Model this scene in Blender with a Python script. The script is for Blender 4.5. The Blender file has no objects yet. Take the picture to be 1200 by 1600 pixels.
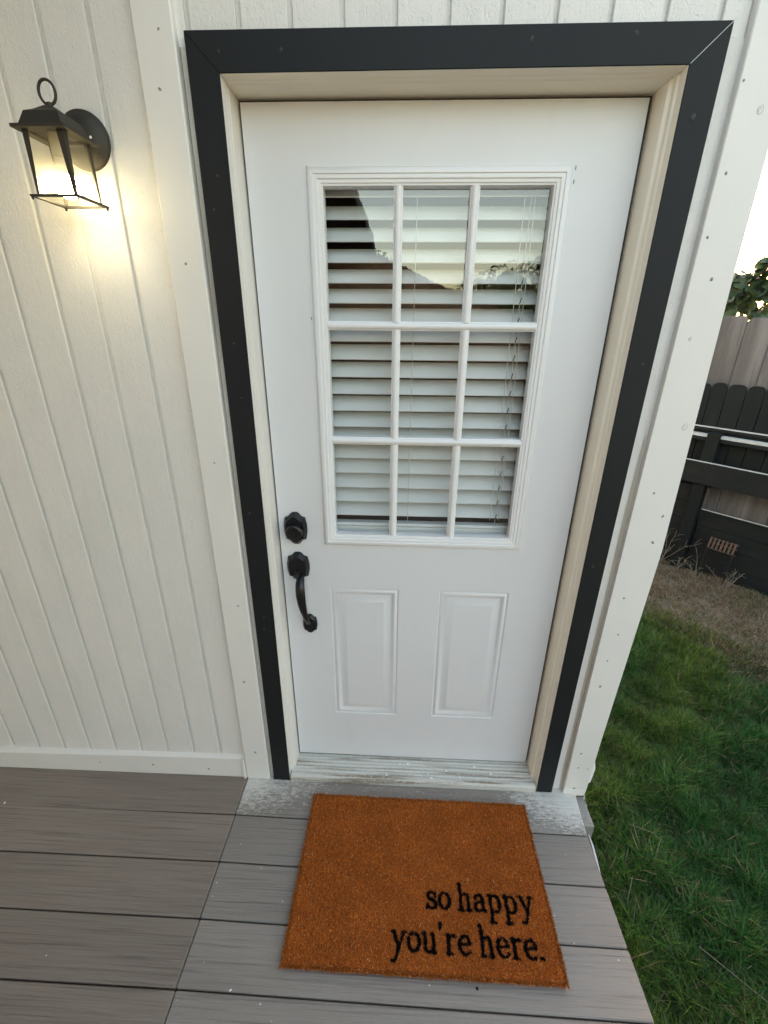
import bpy, bmesh, math, random
import numpy as np
from mathutils import Vector, Matrix
random.seed(7); rng = np.random.default_rng(7)
R = math.radians
S = bpy.context.scene
COL = S.collection

# ---------------------------------------------------------------- camera, sky, sun, exposure
YAW, PITCH, ROLL = -0.0405015, -0.3940062, 0.0082524
fw = Vector((math.sin(YAW)*math.cos(PITCH), math.cos(YAW)*math.cos(PITCH), math.sin(PITCH)))
rt = Vector((math.cos(YAW), -math.sin(YAW), 0)); up = rt.cross(fw)
r2 = rt*math.cos(ROLL)+up*math.sin(ROLL); u2 = up*math.cos(ROLL)-rt*math.sin(ROLL)
cam = bpy.data.objects.new('camera', bpy.data.cameras.new('camera')); COL.objects.link(cam)
cam.matrix_world = Matrix(((r2.x, u2.x, -fw.x, -0.06842), (r2.y, u2.y, -fw.y, -1.23657), (r2.z, u2.z, -fw.z, 1.57259), (0, 0, 0, 1)))
cam.data.sensor_fit = 'VERTICAL'; cam.data.sensor_height = 36.0; cam.data.lens = 682.0/1600*36
cam.data.clip_start = 0.02; cam.data.clip_end = 500
S.camera = cam
SUN_EL, SUN_AZ = R(7), R(16)          # low sun behind the house, towards +y (azimuth from +y to +x)
W = bpy.data.worlds.new('World'); S.world = W; W.use_nodes = True
nt = W.node_tree; bg = nt.nodes['Background']; sky = nt.nodes.new('ShaderNodeTexSky')
sky.sky_type = 'NISHITA'; sky.sun_disc = False; sky.sun_elevation = SUN_EL; sky.sun_rotation = SUN_AZ
sky.altitude = 0; sky.air_density = 1.0; sky.dust_density = 2.5; sky.ozone_density = 0.6
wb = nt.nodes.new('ShaderNodeMix'); wb.data_type = 'RGBA'; wb.blend_type = 'MULTIPLY'; wb.inputs[0].default_value = 1; wb.inputs[7].default_value = (1.14, 1.0, .93, 1)   # warm tint added to the sky colour as white balance
nt.links.new(sky.outputs[0], wb.inputs[6]); nt.links.new(wb.outputs[2], bg.inputs[0]); bg.inputs[1].default_value = 0.15
sun = bpy.data.objects.new('sun', bpy.data.lights.new('sun', 'SUN')); COL.objects.link(sun)
sun.data.energy = 0.5; sun.data.angle = R(15); sun.data.color = (1, .86, .68)
sd = Vector((math.sin(SUN_AZ)*math.cos(SUN_EL), math.cos(SUN_AZ)*math.cos(SUN_EL), math.sin(SUN_EL)))
sun.rotation_euler = sd.to_track_quat('Z', 'Y').to_euler(); sun.location = sd*30
S.view_settings.view_transform = 'Standard'; S.view_settings.look = 'None'
S.view_settings.gamma = 1; S.view_settings.use_curve_mapping = False
S.view_settings.exposure = 3.12
BULB = 6.8

# ---------------------------------------------------------------- mesh helpers
class MB:
    def __init__(s): s.v = []; s.f = []; s.m = []
    def add(s, vs, fs, mi=0):
        n = len(s.v); s.v += [tuple(p) for p in vs]; s.f += [tuple(i+n for i in f) for f in fs]; s.m += [mi]*len(fs); return s
    def box(s, x0, x1, y0, y1, z0, z1, mi=0):
        vs = [(x, y, z) for x in (x0, x1) for y in (y0, y1) for z in (z0, z1)]
        return s.add(vs, [(0,1,3,2),(4,6,7,5),(0,4,5,1),(2,3,7,6),(0,2,6,4),(1,5,7,3)], mi)
    def cbox(s, x0, x1, y0, y1, z0, z1, b=.002, mi=0, seg=1):
        return s.hexa([(x,y,z) for x in (x0,x1) for y in (y0,y1) for z in (z0,z1)], b, mi, seg)
    def hexa(s, vs, b=.002, mi=0, seg=1):        # eight corners ordered x,y,z ; bevelled edges
        bm = bmesh.new(); V = [bm.verts.new(p) for p in vs]
        for f in [(0,1,3,2),(4,6,7,5),(0,4,5,1),(2,3,7,6),(0,2,6,4),(1,5,7,3)]: bm.faces.new([V[i] for i in f])
        if b > 0: bmesh.ops.bevel(bm, geom=bm.edges[:], offset=b, segments=seg, profile=.5, affect='EDGES')
        return s.bm(bm, mi)
    def bm(s, bm, mi=0):
        bmesh.ops.recalc_face_normals(bm, faces=bm.faces[:]); bm.verts.index_update()
        s.add([v.co[:] for v in bm.verts], [[v.index for v in f.verts] for f in bm.faces], mi); bm.free(); return s
    def prism(s, poly, y0, y1, b=.0015, mi=0):    # polygon in x,z pulled from y0 (front) to y1
        bm = bmesh.new(); A = [bm.verts.new((x, y0, z)) for x, z in poly]; B = [bm.verts.new((x, y1, z)) for x, z in poly]; n = len(poly)
        bm.faces.new(A); bm.faces.new(B[::-1])
        for i in range(n): bm.faces.new((A[i], B[i], B[(i+1) % n], A[(i+1) % n]))
        if b: bmesh.ops.bevel(bm, geom=bm.edges[:], offset=b, segments=1, affect='EDGES')
        return s.bm(bm, mi)
    def rings(s, cx, hw, z0, z1, prof, fill=True, mi=0):   # nested rectangles in x,z at (inset, y)
        for k, (i, y) in enumerate(prof):
            s.v += [(cx-hw+i, y, z0+i), (cx+hw-i, y, z0+i), (cx+hw-i, y, z1-i), (cx-hw+i, y, z1-i)]
        n = len(s.v)-4*len(prof)
        for k in range(len(prof)-1):
            for j in range(4):
                a = n+4*k+j; b_ = n+4*k+(j+1) % 4; s.f.append((a, b_, b_+4, a+4)); s.m.append(mi)
        if fill:
            k = n+4*(len(prof)-1); s.f.append((k, k+1, k+2, k+3)); s.m.append(mi)
        return s
    def tube(s, pts, rad, n=8, mi=0, closed=False, flat=None):
        P = [Vector(p) for p in pts]; m = len(P); rad = rad if isinstance(rad, (list, tuple)) else [rad]*m
        base = len(s.v); prev = None
        for i in range(m):
            if closed: t = (P[(i+1) % m]-P[i-1]).normalized()
            else: t = (P[min(i+1, m-1)]-P[max(i-1, 0)]).normalized()
            a = prev if prev is not None else (Vector((1, 0, 0)) if abs(t.x) < .8 else Vector((0, 0, 1)))
            a = (a-t*a.dot(t)).normalized(); b = t.cross(a); prev = a
            for k in range(n):
                c, q = math.cos(2*math.pi*k/n), math.sin(2*math.pi*k/n)
                ra, rb = (rad[i], rad[i]) if flat is None else (rad[i], rad[i]*flat)
                s.v.append(tuple(P[i]+a*c*ra+b*q*rb))
        for i in range(m if closed else m-1):
            for k in range(n):
                j = (i+1) % m
                s.f.append((base+i*n+k, base+i*n+(k+1) % n, base+j*n+(k+1) % n, base+j*n+k)); s.m.append(mi)
        if not closed:
            s.f.append(tuple(base+k for k in range(n))[::-1]); s.f.append(tuple(base+(m-1)*n+k for k in range(n))); s.m += [mi, mi]
        return s
    def lathe(s, prof, c, axis='z', n=32, mi=0):           # prof: (radius, height along axis)
        base = len(s.v)
        for r, h in prof:
            for k in range(n):
                a = 2*math.pi*k/n; x, y = r*math.cos(a), r*math.sin(a)
                s.v.append((c[0]+x, c[1]+y, c[2]+h) if axis == 'z' else (c[0]+x, c[1]+h, c[2]+y))
        for i in range(len(prof)-1):
            for k in range(n):
                s.f.append((base+i*n+k, base+i*n+(k+1) % n, base+(i+1)*n+(k+1) % n, base+(i+1)*n+k)); s.m.append(mi)
        s.f.append(tuple(base+k for k in range(n))); s.f.append(tuple(base+(len(prof)-1)*n+k for k in range(n))); s.m += [mi, mi]
        return s
    def build(s, name, mat, parent=None, smooth=False, origin=None):
        me = bpy.data.meshes.new(name)
        o0 = Vector(origin) if origin else (parent.matrix_world.translation if parent else Vector())
        me.from_pydata([tuple(Vector(p)-o0) for p in s.v] if (parent or origin) else s.v, [], s.f)
        mats = mat if isinstance(mat, (list, tuple)) else [mat]
        for m in mats: me.materials.append(m)
        if len(mats) > 1: me.polygons.foreach_set('material_index', s.m)
        bm = bmesh.new(); bm.from_mesh(me); bmesh.ops.recalc_face_normals(bm, faces=bm.faces[:]); bm.to_mesh(me); bm.free()
        if smooth:
            me.shade_smooth()
            if smooth != 'all': me.set_sharp_from_angle(angle=R(38))
        o = bpy.data.objects.new(name, me); COL.objects.link(o)
        if parent:
            o.parent = parent
            if origin: o.location = o0-parent.matrix_world.translation
        elif origin: o.location = o0
        return o

def thing(name, label, cat, loc=(0,0,0), group=None, rotz=0):
    o = bpy.data.objects.new(name, None); COL.objects.link(o); o.empty_display_size = .1
    o.location = loc; o.rotation_euler = (0, 0, rotz); o['label'] = label; o['category'] = cat
    o.matrix_world = Matrix.Translation(loc) @ Matrix.Rotation(rotz, 4, 'Z')
    if group: o['group'] = group
    return o
def tag(o, label, cat, group=None):
    o['label'] = label; o['category'] = cat
    if group: o['group'] = group
    return o
def inst(src, loc, parent=None, rot=None, scale=None, name=None):
    o = src.copy(); COL.objects.link(o); o.location = loc
    if parent: o.parent = parent
    if rot: o.rotation_euler = rot
    if scale: o.scale = scale
    return o
def npmesh(name, verts, faces, mat, parent=None, cols=None, stuff=True):
    me = bpy.data.meshes.new(name); nv = len(verts); nf = len(faces); k = faces.shape[1]
    if parent: verts = verts-np.array(parent.matrix_world.translation)
    me.vertices.add(nv); me.vertices.foreach_set('co', verts.astype(np.float32).ravel())
    me.loops.add(nf*k); me.loops.foreach_set('vertex_index', faces.astype(np.int32).ravel())
    me.polygons.add(nf); me.polygons.foreach_set('loop_start', np.arange(nf, dtype=np.int32)*k); me.polygons.foreach_set('loop_total', np.full(nf, k, dtype=np.int32))
    me.update(); me.validate()
    if cols is not None:
        a = me.color_attributes.new('col', 'FLOAT_COLOR', 'POINT'); a.data.foreach_set('color', cols.astype(np.float32).ravel())
    me.materials.append(mat)
    o = bpy.data.objects.new(name, me); COL.objects.link(o)
    if parent: o.parent = parent
    if stuff: o['kind'] = 'stuff'
    return o

# ---------------------------------------------------------------- materials
def M(name, col, rough=.6, metal=0, var=None, bumps=(), spec=None, stretch=None, per=0):
    """var: (scale, amount, second colour, detail); bumps: list of (kind, scale, strength, distance[, stretch])"""
    m = bpy.data.materials.new(name); m.use_nodes = True; t = m.node_tree; N = t.nodes; L = t.links; b = N['Principled BSDF']
    b.inputs['Base Color'].default_value = (*col, 1); b.inputs['Roughness'].default_value = rough; b.inputs['Metallic'].default_value = metal
    if spec is not None: b.inputs['Specular IOR Level'].default_value = spec
    geo = N.new('ShaderNodeNewGeometry'); pos = geo.outputs['Position']
    if per:                       # every piece its own stretch of grain and slightly its own tone
        oi = N.new('ShaderNodeObjectInfo'); ml = N.new('ShaderNodeVectorMath'); ml.operation = 'MULTIPLY_ADD'; L.new(oi.outputs['Random'], ml.inputs[0]); ml.inputs[1].default_value = (9, 5, 7); L.new(pos, ml.inputs[2]); pos = ml.outputs[0]
    def mapped(sc):
        mp = N.new('ShaderNodeMapping'); mp.inputs['Scale'].default_value = sc; L.new(pos, mp.inputs[0]); return mp.outputs[0]
    csock = None
    for vv in (var or []):
        sc, amt, c2, st = vv[:4]; lo, hi = (vv[4], vv[5]) if len(vv) > 4 else (.35, .65)
        nz = N.new('ShaderNodeTexNoise'); nz.inputs['Scale'].default_value = sc; nz.inputs['Detail'].default_value = 5; nz.inputs['Roughness'].default_value = .6
        L.new(mapped(st) if st else pos, nz.inputs['Vector'])
        mr = N.new('ShaderNodeMapRange'); mr.inputs[1].default_value = lo; mr.inputs[2].default_value = hi; mr.inputs[4].default_value = amt; L.new(nz.outputs[0], mr.inputs[0])
        mx = N.new('ShaderNodeMix'); mx.data_type = 'RGBA'; L.new(mr.outputs[0], mx.inputs[0])
        if csock: L.new(csock, mx.inputs[6])
        else: mx.inputs[6].default_value = (*col, 1)
        mx.inputs[7].default_value = (*c2, 1); csock = mx.outputs[2]
    if csock and per:
        hv = N.new('ShaderNodeHueSaturation'); mv = N.new('ShaderNodeMapRange'); mv.inputs[3].default_value = 1-per; mv.inputs[4].default_value = 1+per; L.new(oi.outputs['Random'], mv.inputs[0]); L.new(mv.outputs[0], hv.inputs['Value']); L.new(csock, hv.inputs['Color']); csock = hv.outputs[0]
    if csock: L.new(csock, b.inputs['Base Color'])
    nrm = None
    for bb in bumps:
        kind, sc, st, dist = bb[:4]; strc = bb[4] if len(bb) > 4 else None
        if kind == 'noise':
            x = N.new('ShaderNodeTexNoise'); x.inputs['Detail'].default_value = 4; x.inputs['Scale'].default_value = sc; out = x.outputs[0]
        elif kind == 'pits':
            x = N.new('ShaderNodeTexNoise'); x.inputs['Detail'].default_value = 3; x.inputs['Scale'].default_value = sc
            mr = N.new('ShaderNodeMapRange'); mr.inputs[1].default_value = .28; mr.inputs[2].default_value = .44; L.new(x.outputs[0], mr.inputs[0]); out = mr.outputs[0]
        L.new(mapped(strc) if strc else pos, x.inputs['Vector'])
        bp = N.new('ShaderNodeBump'); bp.inputs['Strength'].default_value = st; bp.inputs['Distance'].default_value = dist; L.new(out, bp.inputs['Height'])
        if nrm: L.new(nrm, bp.inputs['Normal'])
        nrm = bp.outputs[0]
    if nrm: L.new(nrm, b.inputs['Normal'])
    m['csock'] = 0
    return m

WH = (.78, .755, .70)
m_siding = M('white_siding_paint', WH, .55, per=.02, var=[(3, .35, (.66,.655,.62), None), (9, .35, (.60,.585,.54), (1,1,.3), .52, .75), (60, .25, (.80,.79,.75), None)], bumps=[('noise', 320, .65, .0012), ('pits', 190, .6, .0011, (1,1,.6)), ('noise', 60, .35, .002, (1,1,.25)), ('noise', 200, .4, .001, (1,1,.1))])
m_board = M('white_board_paint', (.79,.77,.715), .5, var=[(4, .3, (.69,.68,.64), None)], bumps=[('noise', 300, .25, .0006), ('noise', 60, .3, .001, (1,1,.12))])
m_strip = M('dirty_white_paint', (.66,.62,.55), .6, var=[(6, .8, (.36,.31,.24), (1,1,.25), .5, .72)], bumps=[('noise', 200, .3, .0006)])
m_door = M('door_white_enamel', (.735,.745,.745), .38, var=[(2.2, .35, (.69,.68,.68), None), (11, .22, (.62,.61,.60), (1,1,.5), .56, .78)], bumps=[('noise', 420, .12, .0004), ('noise', 14, .06, .002)])
m_vinyl = M('white_vinyl_frame', (.80,.80,.79), .35, bumps=[('noise', 120, .08, .0004, (1,1,.3))])
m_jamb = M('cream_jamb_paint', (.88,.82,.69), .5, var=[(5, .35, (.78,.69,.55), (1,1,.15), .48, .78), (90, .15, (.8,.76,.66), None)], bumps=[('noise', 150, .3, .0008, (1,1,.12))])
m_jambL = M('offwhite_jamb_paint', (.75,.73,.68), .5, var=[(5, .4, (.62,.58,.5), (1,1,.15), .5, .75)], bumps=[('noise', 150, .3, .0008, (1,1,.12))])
m_black = M('charcoal_trim_paint', (.0085,.0102,.0112), .62, spec=.3, var=[(5, .5, (.0125,.0145,.016), None)], bumps=[('noise', 260, .3, .0006), ('noise', 50, .3, .001, (1,1,.15))])
m_blackh = M('charcoal_head_trim_paint', (.0085,.0102,.0112), .62, spec=.3, var=[(5, .5, (.0125,.0145,.016), None)], bumps=[('noise', 260, .3, .0006), ('noise', 50, .3, .001, (.15,1,1))])
m_gap = M('dark_gap', (.012,.011,.010), .9)
m_ws = M('weatherstrip_foam', (.10,.095,.085), .9, var=[(120, .8, (.02,.02,.018), (1,1,.2))], bumps=[('noise', 300, .6, .002)])
m_iron = M('matte_black_hardware', (.009,.009,.010), .32, metal=.1, bumps=[('noise', 500, .15, .0003)])
m_bronze = M('dark_bronze_metal', (.046,.040,.030), .6, metal=.35, var=[(40, .4, (.05,.045,.036), None)], bumps=[('noise', 400, .2, .0004)])
m_hole = M('nail_dent', (.27,.255,.225), .9)
m_holek = M('nail_dent_in_black', (.03,.03,.028), .7)
m_slat = M('white_blind_slat', (.82,.83,.81), .45, bumps=[('noise', 80, .08, .0005, (.1,1,1))])
m_cord = M('blind_cord', (.6,.6,.56), .8)
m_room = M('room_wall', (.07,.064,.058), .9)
m_deckA = M('grey_brown_composite_board', (.262,.212,.172), .75, per=.09, var=[(2.5, .6, (.180,.140,.112), (.5,2,1)), (70, .6, (.255,.225,.19), (.045,1.2,1), .5, .7), (150, .7, (.085,.07,.058), (.02,1.2,1), .52, .72), (480, .6, (.25,.22,.19), None, .52, .75)], bumps=[('noise', 130, 1.0, .0026, (.04,1,1)), ('noise', 330, .6, .0012, (.06,1,1)), ('noise', 500, .35, .0006)])
m_deckB = M('light_grey_composite_board', (.285,.248,.212), .7, per=.06, var=[(2.5, .5, (.205,.172,.148), (.5,2,1)), (70, .5, (.27,.25,.23), (.045,1.2,1), .5, .7), (150, .7, (.10,.085,.074), (.02,1.2,1), .52, .72), (480, .6, (.34,.32,.30), None, .52, .75)], bumps=[('noise', 130, 1.0, .0026, (.04,1,1)), ('noise', 330, .6, .0012, (.06,1,1)), ('noise', 500, .35, .0006)])
m_fascia = M('weathered_grey_edge', (.20,.19,.175), .85, var=[(18, .7, (.34,.33,.31), None)], bumps=[('noise', 90, .5, .001)])
m_flake = M('peeling_white_paint', (.86,.86,.84), .5)
m_dirt = M('bare_dry_soil', (.185,.145,.10), .95, var=[(2.2, .8, (.27,.225,.165), None), (25, .8, (.08,.058,.038), None, .5, .7)], bumps=[('noise', 18, .8, .02), ('noise', 120, .7, .006)])
m_weed = M('dead_weed_stem', (.20,.17,.13), .9)
m_fence_dark = M('charcoal_green_fence_paint', (.0075,.0115,.0115), .7, per=.12, spec=.25, var=[(14, .6, (.016,.0195,.0195), (1,1,.12), .45, .7)], bumps=[('noise', 40, .6, .002, (1,1,.1))])
m_fence_rail = M('charcoal_rail_paint', (.0085,.0115,.0115), .7, spec=.3, var=[(14, .6, (.018,.022,.022), (.2,.2,1), .45, .7)], bumps=[('noise', 40, .6, .002, (.15,.15,1))])
m_fence_top = M('sky_lit_rail_top', (.55,.58,.57), .6, var=[(20, .5, (.42,.44,.43), None)])  # sky light on the rail tops, put into a pale colour
m_fence_grey = M('weathered_grey_picket', (.12,.112,.105), .85, per=.12, var=[(9, .8, (.235,.222,.21), (1,1,.10), .42, .66), (30, .5, (.09,.08,.075), (1,1,.08), .52, .7)], bumps=[('noise', 60, .8, .003, (1,1,.08))])
m_fence_brown = M('weathered_brown_board', (.11,.09,.07), .85, var=[(12, .7, (.08,.065,.05), (1,1,.10), .45, .7)], bumps=[('noise', 60, .8, .003, (1,1,.08))])
m_rust = M('reddish_brown_slats', (.085,.055,.04), .85, var=[(40, .6, (.12,.07,.05), None)])
m_wingwall = M('dark_brown_wall', (.040,.036,.031), .8, var=[(8, .5, (.058,.052,.045), None)])
m_roofm = M('grey_shingle_roof', (.06,.058,.056), .9, var=[(30, .6, (.1,.095,.09), None)], bumps=[('noise', 30, .8, .01)])
m_bark = M('tree_bark', (.10,.075,.055), .9, bumps=[('noise', 30, .8, .02)])
m_treeleaf = M('tree_foliage', (.05,.085,.03), .7, var=[(2, .8, (.03,.055,.02), None)])
m_socket = M('lamp_socket_sleeve', (.62,.56,.42), .6)

def leafmat(name, c1, c2, trans=.2):
    m = M(name, c1, .5, var=[(14, .8, c2, None)])
    m.node_tree.nodes['Principled BSDF'].inputs['Subsurface Weight'].default_value = 0
    N = m.node_tree.nodes; L = m.node_tree.links; tr = N.new('ShaderNodeBsdfTranslucent'); tr.inputs[0].default_value = (c2[0]*1.6, c2[1]*1.5, c2[2], 1)
    mx = N.new('ShaderNodeMixShader'); mx.inputs[0].default_value = trans
    L.new(N['Principled BSDF'].outputs[0], mx.inputs[1]); L.new(tr.outputs[0], mx.inputs[2]); L.new(mx.outputs[0], N['Material Output'].inputs[0]); return m
m_leaf = leafmat('broad_green_leaf', (.045,.082,.045), (.080,.125,.065), .07)
def attrmat(name, rough=.7, trans=.25):
    m = bpy.data.materials.new(name); m.use_nodes = True; N = m.node_tree.nodes; L = m.node_tree.links; b = N['Principled BSDF']
    a = N.new('ShaderNodeAttribute'); a.attribute_name = 'col'; L.new(a.outputs['Color'], b.inputs['Base Color']); b.inputs['Roughness'].default_value = rough
    if trans:
        tr = N.new('ShaderNodeBsdfTranslucent'); L.new(a.outputs['Color'], tr.inputs[0]); mx = N.new('ShaderNodeMixShader'); mx.inputs[0].default_value = trans
        L.new(b.outputs[0], mx.inputs[1]); L.new(tr.outputs[0], mx.inputs[2]); L.new(mx.outputs[0], N['Material Output'].inputs[0])
    return m
m_grass = attrmat('grass_blades', .6, .3); m_fibre = attrmat('coir_fibre', .95, 0); m_fibre.node_tree.nodes['Principled BSDF'].inputs['Specular IOR Level'].default_value = .1
def glassmat(name, tint, refl):
    m = bpy.data.materials.new(name); m.use_nodes = True; N = m.node_tree.nodes; L = m.node_tree.links; N.remove(N['Principled BSDF'])
    tr = N.new('ShaderNodeBsdfTransparent'); tr.inputs[0].default_value = (*tint, 1); gl = N.new('ShaderNodeBsdfGlossy'); gl.inputs['Roughness'].default_value = .012
    nz = N.new('ShaderNodeTexNoise'); nz.inputs['Scale'].default_value = 7; bp = N.new('ShaderNodeBump'); bp.inputs['Strength'].default_value = .03; bp.inputs['Distance'].default_value = .003
    L.new(nz.outputs[0], bp.inputs['Height']); L.new(bp.outputs[0], gl.inputs['Normal'])
    g = N.new('ShaderNodeNewGeometry'); dt = N.new('ShaderNodeVectorMath'); dt.operation = 'DOT_PRODUCT'; L.new(g.outputs['Normal'], dt.inputs[0]); L.new(g.outputs['Incoming'], dt.inputs[1])
    def op(o, a, c=None):
        k = N.new('ShaderNodeMath'); k.operation = o; k.use_clamp = (o == 'MULTIPLY_ADD')
        for i, q in enumerate((a, c) if c is not None else (a,)):
            if isinstance(q, (int, float)): k.inputs[i].default_value = q
            else: L.new(q, k.inputs[i])
        return k
    sch = op('POWER', op('SUBTRACT', 1.0, op('ABSOLUTE', dt.outputs['Value']).outputs[0]).outputs[0], 5.0)      # Schlick, the same from both sides
    mu = op('MULTIPLY_ADD', sch.outputs[0], .96); mu.inputs[2].default_value = .04*refl
    mx = N.new('ShaderNodeMixShader'); L.new(mu.outputs[0], mx.inputs[0]); L.new(tr.outputs[0], mx.inputs[1]); L.new(gl.outputs[0], mx.inputs[2]); L.new(mx.outputs[0], N['Material Output'].inputs[0]); return m
m_glass = glassmat('window_glass', (.95,.97,.96), 2.7)
m_lglass = glassmat('lantern_glass', (.92,.90,.82), 1.0)
_t = m_lglass.node_tree; _tl = _t.nodes.new('ShaderNodeBsdfTranslucent'); _tl.inputs[0].default_value = (.95,.90,.72,1); _mx = _t.nodes.new('ShaderNodeMixShader'); _mx.inputs[0].default_value = .10
_src = _t.nodes['Material Output'].inputs[0].links[0].from_socket; _t.links.new(_src, _mx.inputs[1]); _t.links.new(_tl.outputs[0], _mx.inputs[2]); _t.links.new(_mx.outputs[0], _t.nodes['Material Output'].inputs[0])
m_bulb = bpy.data.materials.new('glowing_bulb'); m_bulb.use_nodes = True
_b = m_bulb.node_tree.nodes['Principled BSDF']; _b.inputs['Base Color'].default_value = (1,.95,.85,1); _b.inputs['Emission Color'].default_value = (1, .85, .52, 1); _b.inputs['Emission Strength'].default_value = BULB

# first landing board: old white paint brushed and splashed over it near the wall
def splash(m):
    N = m.node_tree.nodes; L = m.node_tree.links; b = N['Principled BSDF']; src = b.inputs['Base Color'].links[0].from_socket
    g = N.new('ShaderNodeNewGeometry'); sp = N.new('ShaderNodeSeparateXYZ'); L.new(g.outputs['Position'], sp.inputs[0])
    def mr(sock, a, c, x, y):
        k = N.new('ShaderNodeMapRange'); k.inputs[1].default_value = a; k.inputs[2].default_value = c; k.inputs[3].default_value = x; k.inputs[4].default_value = y; L.new(sock, k.inputs[0]); return k.outputs[0]
    def op(o, a, c):
        k = N.new('ShaderNodeMath'); k.operation = o
        for i, q in enumerate((a, c)):
            if isinstance(q, (int, float)): k.inputs[i].default_value = q
            else: L.new(q, k.inputs[i])
        return k.outputs[0]
    left = mr(sp.outputs[0], -.62, -.25, 1, .30); right = mr(sp.outputs[0], .30, .56, .0, .85)
    yy = mr(sp.outputs[1], -.27, -.12, .25, 1)
    edge = mr(sp.outputs[1], -.115, -.09, 0, .5)
    cov = op('MAXIMUM', op('MULTIPLY', op('ADD', left, right), yy), edge)
    nz = N.new('ShaderNodeTexNoise'); nz.inputs['Scale'].default_value = 130; nz.inputs['Detail'].default_value = 8; nz.inputs['Roughness'].default_value = .8
    mp = N.new('ShaderNodeMapping'); mp.inputs['Scale'].default_value = (.45, 1, 1); L.new(g.outputs['Position'], mp.inputs[0]); L.new(mp.outputs[0], nz.inputs['Vector'])
    t = op('SUBTRACT', op('ADD', op('MULTIPLY', cov, .40), nz.outputs[0]), .70)
    mask = mr(t, -.03, .16, 0, .95)
    mx = N.new('ShaderNodeMix'); mx.data_type = 'RGBA'; L.new(mask, mx.inputs[0]); L.new(src, mx.inputs[6]); mx.inputs[7].default_value = (.66,.64,.585,1); L.new(mx.outputs[2], b.inputs['Base Color'])
def specks(m, sc=55, thr=.1, amt=1):                     # little paint drips
    N = m.node_tree.nodes; L = m.node_tree.links; b = N['Principled BSDF']; src = b.inputs['Base Color'].links[0].from_socket
    g = N.new('ShaderNodeNewGeometry'); v = N.new('ShaderNodeTexVoronoi'); v.inputs['Scale'].default_value = sc; L.new(g.outputs['Position'], v.inputs['Vector'])
    r = N.new('ShaderNodeSeparateXYZ'); L.new(v.outputs['Color'], r.inputs[0])
    a = N.new('ShaderNodeMath'); a.operation = 'LESS_THAN'; a.inputs[1].default_value = thr; L.new(v.outputs['Distance'], a.inputs[0])
    c = N.new('ShaderNodeMath'); c.operation = 'LESS_THAN'; c.inputs[1].default_value = .13; L.new(r.outputs[0], c.inputs[0])
    d = N.new('ShaderNodeMath'); d.operation = 'MULTIPLY'; L.new(a.outputs[0], d.inputs[0]); L.new(c.outputs[0], d.inputs[1])
    mx = N.new('ShaderNodeMix'); mx.data_type = 'RGBA'; L.new(d.outputs[0], mx.inputs[0]); L.new(src, mx.inputs[6]); mx.inputs[7].default_value = (.72,.73,.70,1); L.new(mx.outputs[2], b.inputs['Base Color'])
m_deckC = M('paint_splashed_composite_board', (.285,.248,.212), .7, per=.06, var=[(2.5, .5, (.205,.172,.148), (.5,2,1)), (70, .5, (.27,.25,.23), (.045,1.2,1), .5, .7), (150, .7, (.10,.085,.074), (.02,1.2,1), .52, .72), (480, .6, (.34,.32,.30), None, .52, .75)], bumps=[('noise', 130, 1.0, .0026, (.04,1,1)), ('noise', 330, .6, .0012, (.06,1,1)), ('noise', 500, .35, .0006)])
splash(m_deckC); specks(m_deckB)
m_sill = M('worn_white_threshold', (.62,.60,.54), .45, var=[(26, .9, (.22,.17,.11), (.10,2.6,1), .50, .64), (120, .5, (.75,.75,.70), None, .5, .7)], bumps=[('noise', 120, .4, .0008, (.1,1,1))])

# ================================================================ SETTING: ground
g = MB(); n = 60
xs = np.concatenate([np.linspace(-150, -6, 8), np.linspace(-5, 8, n), np.linspace(10, 150, 8)]); ys_ = np.concatenate([np.linspace(-150, -8, 8), np.linspace(-7, 7, n), np.linspace(9, 150, 8)])
for y in ys_:
    for x in xs:
        near = abs(x) < 9 and abs(y) < 9
        g.v.append((x, y, -.56+(.016*math.sin(x*2.3+y)+.014*math.sin(y*3.1-x*1.7) if near else 0)))
nx = len(xs)
for j in range(len(ys_)-1):
    for i in range(nx-1): g.f.append((j*nx+i, j*nx+i+1, (j+1)*nx+i+1, (j+1)*nx+i)); g.m.append(0)
o = g.build('ground', m_dirt, smooth='all'); o['kind'] = 'structure'
def gz(x, y): return -.56+.016*np.sin(x*2.3+y)+.014*np.sin(y*3.1-x*1.7)

# fence frame: along d from A, n points away from the house
FA = Vector((2.6476, 2.8189, 0)); FD = Vector((.6331, -.7740, 0)); FN = Vector((.7740, .6331, 0)); FROT = math.atan2(FD.y, FD.x)

# ================================================================ HOUSE WALL
house = thing('house', 'white painted house wall of grooved vertical siding with white corner boards around the door', 'house', (0, .2, -.5))
YS = -.075
MB().box(-2.6, -.63, -.0665, -.02, -.5, 2.75).build('siding_backing', m_siding, house)
MB().box(-.63, .66, -.0665, -.02, 2.075, 2.75).build('siding_backing', m_siding, house)
def plank(x0b, x1b, x0t, x1t, z0, z1, nm='siding_plank'):
    b = MB().hexa([(x0b, YS, z0), (x0t, YS, z1), (x0b, -.0668, z0), (x0t, -.0668, z1), (x1b, YS, z0), (x1t, YS, z1), (x1b, -.0668, z0), (x1t, -.0668, z1)], .0014)
    return b.build(nm, m_siding, house)
gx = lambda k, z: -.7343-.1026*k+.0077*z
hw = .0052
plank(gx(0,.06)+hw, -.632, gx(0,2.75)+hw, -.606, .05, 2.75)
for k in range(0, 18): plank(gx(k+1,.06)+hw, gx(k,.06)-hw, gx(k+1,2.75)+hw, gx(k,2.75)-hw, .05, 2.75)
gt = lambda k: .0017+.1038*k
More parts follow.
